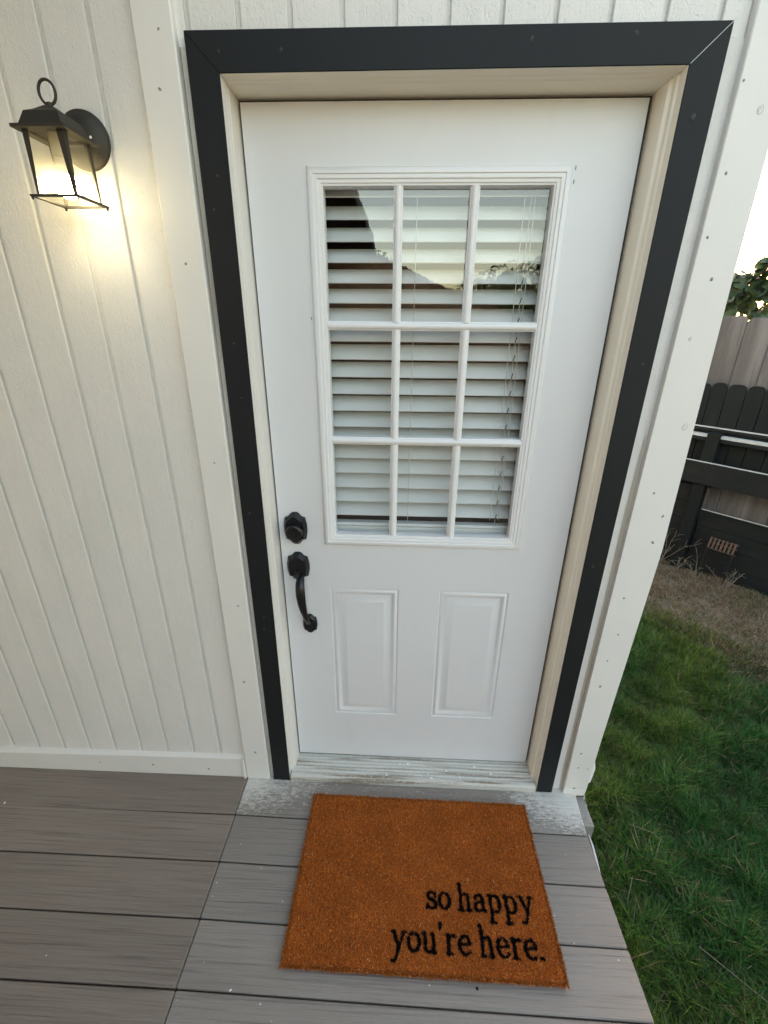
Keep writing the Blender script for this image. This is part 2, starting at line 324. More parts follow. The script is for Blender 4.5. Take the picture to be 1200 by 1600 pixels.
for k in range(-6, 6):
    a, b = max(gt(k)+hw, -.598), min(gt(k+1)-hw, .575)
    plank(a, b, a, b, 2.1, 2.75)
# strips of siding left and right of the black casing
MB().prism([(-.5475, -.034), (-.5265, -.034), (-.512, 2.1), (-.5365, 2.1)], -.0765, -.05, 0).build('siding_strip', m_strip, house)
MB().prism([(.520, -.034), (.572, -.034), (.580, 2.1), (.530, 2.1)], -.0765, -.05, 0).build('siding_strip', m_siding, house)
# corner boards
MB().prism([(-.6368, -.034), (-.5475, -.034), (-.5365, 2.75), (-.6170, 2.75)], -.094, -.055, .003).build('corner_board', m_board, house)
MB().prism([(.5695, -.012), (.6545, -.012), (.6575, .24), (.6815, 1.0), (.667, 1.7), (.668, 2.75), (.578, 2.75), (.5695, .3)], -.094, -.055, .003).build('corner_board', m_board, house)
MB().prism([(.5690, -.034), (.615, -.046), (.651, -.045), (.6540, -.0135), (.5694, -.0135)], -.0935, -.055, .002).build('corner_board_foot', m_board, house)
m_stain = M('brown_water_stain', (.50,.44,.34), .7, var=[(14, .9, (.62,.58,.50), (1,1,.3), .4, .65)])
MB().prism([(.5600, -.03), (.5692, -.03), (.5700, 1.30), (.5672, 1.33), (.5632, 1.28), (.5600, 1.10), (.5618, .80), (.5580, .50), (.5600, .25), (.5570, .08)], -.0772, -.0766, 0).build('water_stain', m_stain, house)
for kx, kz, kr in ((.629, 1.985, .007), (.650, 1.352, .008), (.607, 1.56, .004)):
    for q in range(4):
        MB().tube([(kx+kr*(.35+.3*q)*math.cos(a_+q)*.7, -.0942, kz+kr*(.35+.3*q)*math.sin(a_+q)) for a_ in np.linspace(0, 2.2+q*.8, 7)], .00022, 4).build('knot_mark', m_hole, house)
# skirt board along the deck, slanted top
sk = MB()
vs = []
for x, yf, zt in ((-2.6, -.100, .030), (-.6385, -.0885, .064)):
    vs += [(x, yf, -.034), (x, yf, zt), (x, yf+.003, zt+.003), (x, -.074, zt+.010), (x, -.06, zt+.010), (x, -.06, -.034)]
sk.add(vs, [(i, i+1, i+7, i+6) for i in range(5)]+[(5, 0, 6, 11), (0,1,2,3,4,5), (6,7,8,9,10,11)])
sk.build('skirt_board', m_board, house)
MB().prism([(-.650, -.034), (-.6385, -.034), (-.6375, .070), (-.648, .066)], -.0955, -.06, .001).build('skirt_end_block', m_board, house)
# body of the house behind: right side wall, floor rim
for i in range(30):
    y0 = -.05+i*.1035; MB().cbox(.640, .648, y0, y0+.094, -.45, 2.75, .002).build('siding_plank', m_siding, house)
MB().box(.60, .6405, -.05, 3.05, -.45, 2.75).build('siding_backing', m_siding, house)
MB().box(-2.6, .60, -.06, -.02, -.52, -.04).build('foundation_wall', m_fascia, house)
# room behind the door, dark
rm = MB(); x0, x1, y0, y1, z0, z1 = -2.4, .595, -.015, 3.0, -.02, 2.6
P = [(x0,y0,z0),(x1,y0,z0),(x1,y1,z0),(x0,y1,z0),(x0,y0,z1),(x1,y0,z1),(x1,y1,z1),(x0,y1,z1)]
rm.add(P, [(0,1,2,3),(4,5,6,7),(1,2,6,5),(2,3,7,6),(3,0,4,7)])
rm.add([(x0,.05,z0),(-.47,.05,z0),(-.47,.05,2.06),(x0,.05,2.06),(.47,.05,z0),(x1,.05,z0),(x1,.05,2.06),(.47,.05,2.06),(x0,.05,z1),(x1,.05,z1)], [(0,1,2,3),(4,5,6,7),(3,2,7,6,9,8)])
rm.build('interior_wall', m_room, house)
# peeling paint flakes at the corner foot
fl = MB()
def flake(pts, y, dy=.004):
    n = len(pts); fl.v += [(x, y, z) for x, z in pts]+[(x, y+dy, z) for x, z in pts]; b = len(fl.v)-2*n
    fl.f += [tuple(range(b, b+n)), tuple(range(b+n, b+2*n))]+[(b+i, b+(i+1) % n, b+n+(i+1) % n, b+n+i) for i in range(n)]; fl.m += [0]*(n+2)
    return fl
flake([(.655, .155), (.668, .10), (.669, .085), (.664, .02), (.6585, .018), (.656, .06)], -.086)
fl.build('paint_flake', m_flake, house); fl = MB()
flake([(.6535, -.046), (.6555, -.05), (.6565, -.085), (.672, -.10), (.683, -.155), (.676, -.165), (.664, -.145), (.650, -.14), (.645, -.20), (.6425, -.20), (.6435, -.13)], -.092)
fl.build('paint_flake', m_flake, house)
MB().tube([(.655,-.09,-.05),(.672,-.10,-.12),(.690,-.11,-.21),(.692,-.115,-.235)], [.002,.002,.0018,.003], 6).build('splinter', m_weed, house)
MB().tube([(.676,-.10,-.16),(.668,-.12,-.24),(.672,-.12,-.27)], [.0025,.0015,.001], 6).build('splinter', m_weed, house)
# nail dents
dent = MB(); dent.lathe([(.0001, -.0007), (.0022, -.0006), (.0030, 0), (.0035, .0003)], (0,0,0), 'y', 10)
def dents(lst, mat, par, y=-.0943, sc=1.0, axis=None):
    first = None
    for i, (x, z) in enumerate(lst):
        s_ = sc*random.uniform(.7, 1.25)
        if first is None: first = dent.build('nail_dent', mat, par, True, origin=(0, 0, 0)); o = first
        else: o = first.copy(); COL.objects.link(o); o.parent = par
        o.location = Vector((x, y, z))-par.matrix_world.translation; o.scale = (s_*random.uniform(.8, 1.2), 1, s_*random.uniform(.9, 1.5)); o.rotation_euler = (0, random.uniform(-1, 1), 0)
dents([(-.584,2.028),(-.583,1.713),(-.584,1.232),(-.575,.763),(-.593,.45),(-.59,.109),(-.569,2.12)], m_hole, house)
dents([(.594,1.881),(.589,1.766),(.621,1.685),(.657,1.104),(.617,1.171),(.649,1.023),(.609,.835),(.608,.597),(.606,.49),(.6,.177),(.603,.105),(.606,-.005),(.62,.701),(.583,2.03),(.637,.10)], m_hole, house)
dents([(-1.21,.018),(-1.0,.017),(-.783,.007)], m_hole, house, -.0935)

# ================================================================ DOOR CASING, JAMBS, THRESHOLD
frame = thing('door_frame', 'door surround with charcoal painted mitred casing, cream jambs and worn white threshold', 'door frame', (0, -.05, -.035))
yT = -.094
TI = dict(TL=(-.4554, 2.0514), TR=(.4723, 2.0546), BL=(-.4691, -.034), BR=(.469, -.034)); TO = dict(TL=(-.5200, 2.1174), TR=(.5391, 2.1179), BL=(-.5321, -.034), BR=(.5279, -.034))
e = 0
MB().prism([TO['BL'], TI['BL'], (TI['TL'][0]-e, TI['TL'][1]-e), (TO['TL'][0]-e, TO['TL'][1]-e)], yT, -.072, .0012).build('casing_board', m_black, frame)
MB().prism([TI['BR'], TO['BR'], (TO['TR'][0]+e, TO['TR'][1]-e), (TI['TR'][0]+e, TI['TR'][1]-e)], yT, -.072, .0012).build('casing_board', m_black, frame)
MB().prism([(TI['TL'][0]+e, TI['TL'][1]+e), (TI['TR'][0]-e, TI['TR'][1]+e), (TO['TR'][0]-e, TO['TR'][1]+e), (TO['TL'][0]+e, TO['TL'][1]+e)], yT-.0006, -.072, .0012).build('casing_board', m_blackh, frame)
# fine bright filler line in the right mitre
MB().prism([(.4735, 2.0566), (.4745, 2.0558), (.5388, 2.1168), (.5380, 2.1176)], yT-.0008, yT+.003, 0).build('mitre_filler', m_fence_top, frame)
prof = [(-.0925, 0), (-.0905, .03), (-.070, .06), (-.0675, .34), (-.064, .42), (-.058, .46), (-.0545, .9), (-.052, .96), (-.003, 1), (.045, 1), (.045, -.9), (-.068, -.9)]
FI = dict(L=-.4538, R=.4572, Z=2.0480)
def corner(side, top, t):
    xf = (TI['TL'] if side == 'L' else TI['TR'])[0] if top else (TI['BL'] if side == 'L' else TI['BR'])[0]
    zf = (TI['TL'] if side == 'L' else TI['TR'])[1]
    x = xf+(FI[side]-xf)*t if t >= 0 else xf+(-1 if side == 'L' else 1)*.012
    z = (zf+(FI['Z']-zf)*t if t >= 0 else zf+.012) if top else -.034
    return x, z
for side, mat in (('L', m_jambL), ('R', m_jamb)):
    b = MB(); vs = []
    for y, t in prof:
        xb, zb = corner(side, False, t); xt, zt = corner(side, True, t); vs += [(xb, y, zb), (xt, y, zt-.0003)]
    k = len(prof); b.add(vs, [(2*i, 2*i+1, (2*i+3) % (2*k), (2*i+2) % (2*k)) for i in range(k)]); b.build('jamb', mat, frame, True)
b = MB(); vs = []
for y, t in prof:
    xl, zl = corner('L', True, t); xr, zr = corner('R', True, t); vs += [(xl, y, zl), (xr, y, zr)]
k = len(prof); b.add(vs, [(2*i, 2*i+1, (2*i+3) % (2*k), (2*i+2) % (2*k)) for i in range(k)]); b.build('head_jamb', m_jamb, frame, True)
MB().box(.4495, .4568, .010, .03, .0, 2.047).build('weatherstrip', m_ws, frame)
MB().box(-.4535, -.4492, .012, .03, .0, 2.047).build('weatherstrip', m_ws, frame)
MB().box(-.4535, .4568, .012, .03, 2.0415, 2.0475).build('weatherstrip', m_ws, frame)
th = MB(); pts = [(.04, -.034), (.04, -.0045)]
for i in range(6):
    y = .0-.014*i; pts += [(y, -.0045), (y-.003, -.0062), (y-.006, -.0062), (y-.009, -.0042)]
pts += [(-.086, -.0040), (-.094, -.0060), (-.0968, -.0100), (-.0968, -.0335)]
vs = []
for x0, x1 in ((-.4640, .4640),):
    for y, z in pts: vs.append((x0+(.0105 if y > -.05 else 0), y, z))
    for y, z in pts: vs.append((x1-(.0075 if y > -.05 else 0), y, z))
k = len(pts); th.add(vs, [(i, i+1, k+i+1, k+i) for i in range(k-1)]+[tuple(range(k)), tuple(range(k, 2*k))]); th.build('threshold', m_sill, frame)
for x, y, s_ in ((-.05,-.03,1), (-.02,-.028,1.2), (.13,-.05,1), (.24,-.03,1.2), (.06,-.065,.8), (-.10,-.08,1), (.18,-.075,.9), (.30,-.055,1.1), (.07,-.084,1.3)):
    MB().cbox(x, x+.007*s_, y, y+.006*s_, -.006, -.0022, .0008).build('debris', m_flake, frame)
dents([(-.453,2.085),(-.327,2.086),(.164,2.096),(.361,2.102),(.501,1.974),(-.484,1.881),(-.5,1.819),(-.491,1.54),(-.488,1.408),(-.502,1.083),(-.497,.722),(-.5,.677),(.497,.941),(.511,1.501)], m_holek, frame, -.0948, 1.1)

# ================================================================ DOOR
door = thing('front_door', 'white entry door with nine-pane window over two raised panels', 'door', (0, .022, 0))
h, H = .4485, 2.0409; yb = .044; Z0 = .003
LH, LZ0, LZ1 = .3054, .9428, 1.9223
xsn = [-h, -.2949, -.292, -.0669, .0669, .292, .2949, h]
def rects():
    o = []
    P0, P1 = .2252, .7808
    o += [(-h, h, Z0, P0), (-h, -.2949, P0, P1), (-.0669, .0669, P0, P1), (.2949, h, P0, P1), (-h, h, P1, LZ0+.02), (-h, -LH+.02, LZ0+.02, LZ1-.02), (LH-.02, h, LZ0+.02, LZ1-.02), (-h, h, LZ1-.02, H)]
    return o
sl = MB()
for x0, x1, z0, z1 in rects():
    sl.add([(x0,0,z0),(x1,0,z0),(x1,0,z1),(x0,0,z1)], [(0,1,2,3)])
sl.add([(-h,0,Z0),(h,0,Z0),(h,0,H),(-h,0,H),(-h,yb,Z0),(h,yb,Z0),(h,yb,H),(-h,yb,H)], [(0,1,5,4),(1,2,6,5),(2,3,7,6),(3,0,4,7)])
for x0, x1, z0, z1 in ((-h,h,Z0,LZ0+.02),(-h,-LH+.02,LZ0+.02,LZ1-.02),(LH-.02,h,LZ0+.02,LZ1-.02),(-h,h,LZ1-.02,H)):
    sl.add([(x0,yb,z0),(x1,yb,z0),(x1,yb,z1),(x0,yb,z1)], [(0,1,2,3)])
a, c0, c1 = LH-.02, LZ0+.02, LZ1-.02
sl.add([(-a,0,c0),(a,0,c0),(a,0,c1),(-a,0,c1),(-a,yb,c0),(a,yb,c0),(a,yb,c1),(-a,yb,c1)], [(0,1,5,4),(1,2,6,5),(2,3,7,6),(3,0,4,7)])
sl.build('slab', m_door, door)
for cx in (-.1809, .1809):
    MB().rings(cx, .1140, .2252, .7808, [(0,0),(.0015,.0028),(.005,.0040),(.009,.0012),(.013,-.0006),(.017,.0006),(.021,.0052),(.026,.0062),(.029,.0062),(.0300,.0062),(.049,-.0034),(.0515,-.0034)]).build('raised_panel', m_door, door, True)
wf = MB().rings(0, LH, LZ0, LZ1, [(0,.002),(0,-.003),(.003,-.0075),(.009,-.0105),(.014,-.0100),(.0155,-.0075),(.018,-.0078),(.023,-.0072),(.025,-.0045),(.031,-.0035),(.0325,-.001),(.0361,.0000),(.0361,.030)], fill=False)
wf.build('window_frame', m_vinyl, door, True)
GX, GZ0, GZ1 = .2693, .9789, 1.8862
def bar(a, b, pr, vert, mb):     # bar with moulded section; pr: (offset, y)
    vs = []
    for e_ in (a, b):
        for off, y in pr: vs.append((e_[0]+off, y, e_[1]) if vert else (e_[0], y, e_[1]+off))
    k = len(pr); return mb.add(vs, [(i, (i+1) % k, k+(i+1) % k, k+i) for i in range(k)]+[tuple(range(k)), tuple(range(k, 2*k))])
pr = [(-.0110,.018),(-.0110,.004),(-.0085,.0030),(-.0070,-.0005),(-.0030,-.0035),(.0030,-.0035),(.0070,-.0005),(.0085,.0030),(.0110,.004),(.0110,.018)]
MX = (-.0905, .0895); MZ = (1.5835, 1.2778)
zs = [GZ0, MZ[1], MZ[0], GZ1]
for mx in MX:
    for i in range(3):
        bar((mx, zs[i]+(.0085 if i else 0)), (mx, zs[i+1]-(.0085 if i < 2 else 0)), [(p, q+.0004) for p, q in pr], True, MB()).build('muntin', m_vinyl, door, True)
for mz in MZ: bar((-GX, mz), (GX, mz), pr, False, MB()).build('muntin', m_vinyl, door, True)
xs3 = [-GX, MX[0], MX[1], GX]
for i in range(3):
    for j in range(3):
        MB().add([(xs3[i]+.001, .0185, zs[j]+.001), (xs3[i+1]-.001, .0185, zs[j]+.001), (xs3[i+1]-.001, .0185, zs[j+1]-.001), (xs3[i]+.001, .0185, zs[j+1]-.001)], [(0,1,2,3)]).build('glass_pane', m_glass, door)
# hardware
def plate(cx, cz, w, hh, tiers, shape):
    b = MB(); n = len(shape)
    for s_, y in tiers: b.v += [(cx+x*w*s_, y, cz+z*hh*s_) for x, z in shape]
    for k in range(len(tiers)-1):
        for i in range(n): b.f.append((k*n+i, k*n+(i+1) % n, (k+1)*n+(i+1) % n, (k+1)*n+i)); b.m.append(0)
    b.f.append(tuple(range((len(tiers)-1)*n, len(tiers)*n))); b.m.append(0); return b
half = [(0,1), (.22,.985), (.38,.90), (.52,.77), (.70,.70), (.86,.68), (.93,.45), (1,.2), (1,-.2), (.93,-.45), (.86,-.68), (.70,-.70), (.52,-.77), (.38,-.90), (.22,-.985), (0,-1)]
shape = half+[(-x, z) for x, z in half[1:-1]][::-1]
tiers = [(1, .001), (1, -.006), (.97, -.0085), (.90, -.012), (.80, -.020), (.78, -.021)]
dp = plate(-.3955, .9975, .0365, .0545, tiers+[(.70, -.0185), (.69, -.017)], shape).build('deadbolt', m_iron, door, True)
dc = MB().lathe([(.0001,-.033),(.012,-.0335),(.0135,-.036),(.0215,-.037),(.0255,-.034),(.027,-.028),(.0275,-.016)], (-.3955, 0, .993), 'y', 28).build('lock_cylinder', m_iron, None, True)
kh = MB().box(-.3962, -.3948, -.0378, -.0368, .989, .998).build('keyhole', m_bronze, None); kh.parent = dp; kh.location = -door.location
dc.parent = dp; dc.location = -door.location
hp = plate(-.3960, .8620, .0365, .0515, tiers, shape).build('handle_plate', m_iron, door, True)
lp = plate(-.3705, .6360, .0250, .0380, [(1, .001), (1, -.004), (.95, -.007), (.80, -.012), (.76, -.0125)], shape).build('handle_foot', m_iron, door, True)
gp = [(-.3850,-.016,.836),(-.3850,-.030,.833),(-.3845,-.044,.822),(-.3840,-.052,.803),(-.3830,-.055,.780),(-.3810,-.054,.750),(-.3780,-.050,.718),(-.3745,-.043,.690),(-.3720,-.034,.668),(-.3710,-.022,.650),(-.3705,-.008,.640)]
gr = [.011,.0125,.0145,.0152,.0155,.0142,.0118,.0095,.0085,.0088,.0095]
MB().tube(gp, gr, 16, flat=.62).build('handle_grip', m_iron, door, True)
tl = MB().tube([(-.396,-.020,.852),(-.396,-.034,.850),(-.396,-.046,.842)], [.010,.009,.008], 12, flat=.5).build('thumb_latch', m_iron, None, True); tl.parent = hp; tl.location = -door.location
# little plastic retainers round the window frame corner
for x, z in ((-.305,1.921),(.312,1.918),(.312,1.892),(-.312,1.60)): MB().cbox(x-.001, x+.0012, -.0012, .001, z-.004, z+.004, .0003).build('frame_nick', m_hole, door)

# ================================================================ BLIND
blind = thing('window_blind', 'white slatted window blind hanging behind the door glass', 'blind', (0, .066, .95))
PIT = .0473; z = 1.8298; sl0 = None; k = -1
def slatmesh():
    b = MB(); nseg = 6; w2 = .280
    for x in (-w2, w2):
        for i in range(nseg+1):
            t = i/nseg; b.v.append((x, -.023+.046*t, -.0182+.0364*t+.0022*math.sin(math.pi*t)))
        for i in range(nseg+1):
            t = 1-i/nseg; b.v.append((x, -.023+.046*t+.0018, -.0202+.0364*t+.0022*math.sin(math.pi*t)))
    m_ = 2*(nseg+1); b.f += [(i, (i+1) % m_, m_+(i+1) % m_, m_+i) for i in range(m_)]+[tuple(range(m_)), tuple(range(m_, 2*m_))]; b.m += [0]*(m_+2); return b
sl0 = slatmesh().build('slat', m_slat, blind, True, origin=(0,0,0))
zz = [z-PIT*k for k in range(-1, 18)]
for i, zq in enumerate(zz):
    o = sl0 if i == 0 else sl0.copy()
    if i: COL.objects.link(o); o.parent = blind
    o.location = Vector((0, .072, zq+.0182))-blind.matrix_world.translation; o.rotation_euler = (random.uniform(-.03, .03), random.uniform(-.0012, .0012), 0)
MB().cbox(-.282, .282, .048, .085, 1.896, 1.935, .003).build('head_rail', m_slat, blind)
MB().cbox(-.280, .280, .050, .080, .962, .985, .004).build('bottom_rail', m_slat, blind)
MB().cbox(-.280, .280, .046, .078, .988, .9985, .003).build('bottom_rail', m_slat, blind)
for x in (-.045, .232):
    MB().tube([(x, .0475, .99), (x, .0475, 1.90)], .0008, 5).build('ladder_cord', m_cord, blind)
    for zq in zz: pass
for x in (.215, .240): MB().tube([(x, .044, 1.02), (x+.002, .043, 1.4), (x, .044, 1.9)], .0009, 5).build('pull_cord', m_cord, blind)
kn = None
for zq in zz[4:]:
    if kn is None: kn = MB().box(-.001, .001, -.0008, .0008, -.008, .008).build('ladder_knot', m_gap, blind, origin=(0,0,0)); o = kn
    else: o = kn.copy(); COL.objects.link(o); o.parent = blind
    o.location = Vector((.2335, .0472, zq+.006))-blind.matrix_world.translation; o.rotation_euler = (0, .25, 0)

# ================================================================ DECK
deck = thing('deck', 'grey composite board deck with a lighter landing in front of the door', 'deck', (0, -1, -.035))
ZT = -.035; pitch = .1503
def dboard(x0, x1, ya0, ya1, yb0, yb1, mat, b=.003, nm='deck_board', zt=ZT, x1b=None, x0b=None):
    # far edge ya (at x0, x1), near edge yb
    x1b = x1 if x1b is None else x1b; x0b = x0 if x0b is None else x0b
    return MB().hexa([(x0b, yb0, zt-.022), (x0b, yb0, zt), (x0, ya0, zt-.022), (x0, ya0, zt), (x1b, yb1, zt-.022), (x1b, yb1, zt), (x1, ya1, zt-.022), (x1, ya1, zt)], b).build(nm, mat, deck)
gp_ = .0021
seamL = [-.062]+[-.2296-pitch*i for i in range(18)]          # at x=-.635
seamR = [-.062, -.2430, -.3934, -.5423, -.6868]+[-.6868-pitch*i for i in range(1, 15)]
for i in range(18):
    ya, yb_ = seamL[i], seamL[i+1]; t = .011 if i < 1 else .004
    dboard(-3.2, -.6365+.006*min(i, 4)/4, ya-gp_-(0 if i == 0 else t*2.6), ya-gp_, yb_+gp_-t*2.6, yb_+gp_, m_deckA)
    yr0, yr1 = seamR[i], seamR[i+1]
    xe0 = .617 if i == 0 else .6035; xe1 = .6045 if i == 0 else .6035
    dboard(-.6345+.006*min(i, 4)/4, xe0, ya-gp_, yr0-gp_, yb_+gp_, yr1+gp_, m_deckC if i == 0 else m_deckB, x1b=xe1)
    _ = 0
for x in (-3.0, -2.4, -1.8, -1.2, -.66, -.1, .54): MB().box(x, x+.04, -2.8, -.07, -.2, ZT-.0225).build('joist', m_fascia, deck)
MB().box(.5800, .5990, -2.8, -.09, -.24, ZT-.024).build('fascia_board', m_fascia, deck)
MB().box(.606, .648, -.20, -.092, -.25, -.052).build('deck_post', m_fascia, deck)
for x in (.50,):
    for y in (-.5, -1.6, -2.7): MB().box(x, x+.09, y-.09, y, -.56, -.24).build('post', m_fascia, deck)
fl = MB()
def edgeflake(pts, nm='paint_flake', w=.005):
    b = MB(); m_ = len(pts)
    for x, y, ww in pts: b.v += [(x, y, ZT-.020), (x+ww, y, ZT-.018), (x+ww, y, ZT-.05), (x, y, ZT-.05)]
    for i in range(m_-1):
        for j in range(4): b.f.append((4*i+j, 4*i+(j+1) % 4, 4*i+4+(j+1) % 4, 4*i+4+j)); b.m.append(0)
    b.f += [(0,1,2,3), tuple(4*(m_-1)+j for j in range(4))]; b.m += [0, 0]; b.build(nm, m_flake, deck)
edgeflake([(.618,-.225,.002),(.616,-.26,.005),(.612,-.30,.005),(.609,-.345,.002)])
edgeflake([(.604,-.60,.001),(.604,-.63,.005),(.604,-.675,.004),(.604,-.705,.001)])
MB().lathe([(.0001,.002),(.003,.0015),(.004,0)], (.165,-.643,ZT+.0002), 'z', 8).build('seed', m_gap, deck)

rr = random.Random(21)
for (x, y) in ((-.52,-.43),(-.50,-.60),(-.91,-.49),(-.83,-.52),(.49,-.36),(.55,-.46),(-.49,-.66),(-1.2,-.3),(.47,-.62),(-.56,-.25),(-.47,-.37)):
    b = MB(); a0 = rr.uniform(0, 6.28); m_ = rr.randint(5, 7); q = rr.uniform(.0015, .0035)
    b.lathe([(q, 0), (q*.8, .0006)], (0, 0, 0), 'z', m_); o = b.build('paint_drip', m_flake, deck, origin=(x, y, ZT+.0002)); o.rotation_euler = (0, 0, a0); o.scale = (rr.uniform(.7, 2.2), 1, 1)

# ================================================================ DOORMAT with lettering in the pile
mat_ = thing('doormat', 'rust orange coir doormat printed so happy you\'re here. in front of the door', 'doormat', (.0218, -.3929, ZT))
MC = np.array([.0218, -.3929]); MR = -.0042; MWd, MHt = .768, .476; MZT = -.0185
cm, sm_ = math.cos(MR), math.sin(MR)
def mw(x, y): return MC[0]+cm*x-sm_*y, MC[1]+sm_*x+cm*y
m_matb = M('coir_base', (.34,.095,.013), .95, var=[(300, .8, (.20,.06,.012), None)], bumps=[('noise', 500, .8, .003)])
cs = [mw(x, y) for x, y in ((-.384+.002,-.236),(-.382,.236),(.382,-.236),(.382,.236))]
vs = []
for (x, y) in cs: vs += [(x, y, ZT+.0006), (x, y, MZT-.0035)]
MB().hexa(vs, .003).build('mat_base', m_matb, mat_)
T, t_ = .072, .034
G = {
 's': (.62, [([(.50,.74),(.47,.90),(.31,.99),(.14,.92),(.07,.76),(.14,.62),(.33,.52),(.50,.40),(.56,.24),(.48,.07),(.30,.01),(.13,.08),(.05,.24)], [.02,.035,.035,.05,.07,.075,.08,.075,.07,.05,.035,.035,.02]), ([(.53,.70),(.53,.99)], [.03,.03]), ([(.03,.02),(.03,.32)], [.03,.03])]),
 'o': (.74, [([(.37+.29*math.sin(a), .5+.47*math.cos(a)) for a in np.linspace(0, 2*math.pi, 25)], [.034+.048*abs(math.sin(a))**1.5 for a in np.linspace(0, 2*math.pi, 25)])]),
 'h': (.84, [([(.17,0),(.17,1.58)], [T,T]), ([(.02,1.56),(.17,1.60)], [.03,.03]), ([(.02,.01),(.33,.01)], [.03,.03]), ([(.17,.74),(.28,.90),(.44,.98),(.57,.90),(.61,.72),(.61,0)], [.03,.035,.045,.065,T,T]), ([(.47,.01),(.78,.01)], [.03,.03])]),
 'a': (.76, [([(.12,.74),(.14,.88),(.30,.98),(.46,.92),(.53,.74),(.53,.16),(.58,.03),(.70,.05)], [.07,.04,.034,.05,T,T,.05,.03]), ([(.53,.58),(.30,.53),(.13,.42),(.08,.24),(.15,.06),(.30,.02),(.43,.08),(.53,.20)], [.03,.035,.055,.072,.055,.035,.034,.03])]),
 'p': (.84, [([(.17,1.0),(.17,-.58)], [T,T]), ([(.02,.96),(.17,1.0)], [.03,.03]), ([(.02,-.58),(.36,-.58)], [.03,.03]), ([(.17,.76),(.29,.92),(.44,.98),(.62,.84),(.69,.52),(.64,.18),(.47,.01),(.30,.05),(.17,.2)], [.03,.034,.04,.065,.082,.065,.038,.034,.03])]),
 'y': (.80, [([(.14,.98),(.42,.10)], [T,T]), ([(.68,.98),(.42,.10),(.30,-.34),(.18,-.54),(.06,-.50)], [.036,.036,.036,.04,.06]), ([(0,.98),(.28,.98)], [.03,.03]), ([(.54,.98),(.82,.98)], [.03,.03])]),
 'u': (.84, [([(.17,1.0),(.17,.26),(.23,.08),(.38,.02),(.52,.10),(.62,.28)], [T,T,.06,.045,.035,.03]), ([(.02,.96),(.17,1.0)], [.03,.03]), ([(.62,1.0),(.62,.0)], [T,T]), ([(.47,.96),(.62,1.0)], [.03,.03]), ([(.62,.02),(.77,.03)], [.03,.03])]),
 "'": (.30, [([(.13,1.54),(.14,1.42),(.07,1.22)], [.085,.07,.02])]),
 'r': (.62, [([(.17,1.0),(.17,0)], [T,T]), ([(.02,.96),(.17,1.0)], [.03,.03]), ([(.02,.01),(.36,.01)], [.03,.03]), ([(.17,.70),(.27,.88),(.40,.97),(.52,.93)], [.03,.034,.045,.07])]),
 'e': (.72, [([(.10,.54),(.62,.54)], [.028,.028]), ([(.63,.54),(.60,.78),(.48,.95),(.34,.98),(.17,.88),(.08,.62),(.08,.38),(.18,.12),(.36,.01),(.52,.07),(.64,.22)], [.05,.055,.04,.034,.055,.078,.078,.055,.036,.034,.02])]),
 '.': (.24, [([(.10,.08),(.11,.08)], [.09,.09])]),
}
def word_segments(txt, x0, x1, base, xh, gap=.055, sp=.34):
    segs = []; cur = 0; words = []; w_i = 0
    for ch in txt:
        if ch == ' ': cur += sp; w_i += 1; continue
        w_, st = G[ch]
        for pl, rr in st:
            for (a, ra), (b, rb) in zip(list(zip(pl, rr))[:-1], list(zip(pl, rr))[1:]): segs.append((cur+a[0], a[1], cur+b[0], b[1], ra, rb, w_i))
        cur += w_+gap
    sc = (x1-x0)/(cur-gap)
    return [(x0+a*sc, base+b*xh, x0+c*sc, base+d*xh, ra*xh, rb*xh, w) for a, b, c, d, ra, rb, w in segs]
segs = word_segments('so happy', .0389-MC[0]-.0, .3586-MC[0], -.4815-MC[1], .0425)+[(a,b,c,d,e1,e2,w+2) for a,b,c,d,e1,e2,w in word_segments("you're here.", -.0652-MC[0], .3606-MC[0], -.5828-MC[1], .0425)]
NF = 150000
fx = rng.uniform(-MWd/2, MWd/2, NF); fy = rng.uniform(-MHt/2, MHt/2, NF)
edge = (rng.random(NF) < .05); side = rng.integers(0, 4, NF); fx = fx*(1+.004*np.sin(fy*60)+.003*np.sin(fy*143)); fy = fy*(1+.006*np.sin(fx*47)+.004*np.sin(fx*121))
fx = np.where(edge & (side == 0), -MWd/2+rng.uniform(0,.004,NF), fx); fx = np.where(edge & (side == 1), MWd/2-rng.uniform(0,.004,NF), fx)
fy = np.where(edge & (side == 2), -MHt/2+rng.uniform(0,.004,NF), fy); fy = np.where(edge & (side == 3), MHt/2-rng.uniform(0,.004,NF), fy)
NX = 70000; fx = np.concatenate([fx, rng.uniform(-.10, .35, NX)]); fy = np.concatenate([fy, rng.uniform(-.225, -.015, NX)]); extra = np.arange(NF+NX) >= NF; NF = NF+NX
nearf = np.ones(NF); word = np.full(NF, -1)
jx = fx+rng.normal(0, .0004, NF); jy = fy+rng.normal(0, .0004, NF)
for ax, ay, bx, by, ra, rb, w in segs:
    dx, dy = bx-ax, by-ay; L2 = dx*dx+dy*dy+1e-12; t = np.clip(((jx-ax)*dx+(jy-ay)*dy)/L2, 0, 1)
    d = np.hypot(jx-ax-t*dx, jy-ay-t*dy); nearf = np.minimum(nearf, np.where(d < ra+(rb-ra)*t+.0032, .3, 1)); word = np.where((d < (ra+(rb-ra)*t)*.93) & (word < 0), w, word)
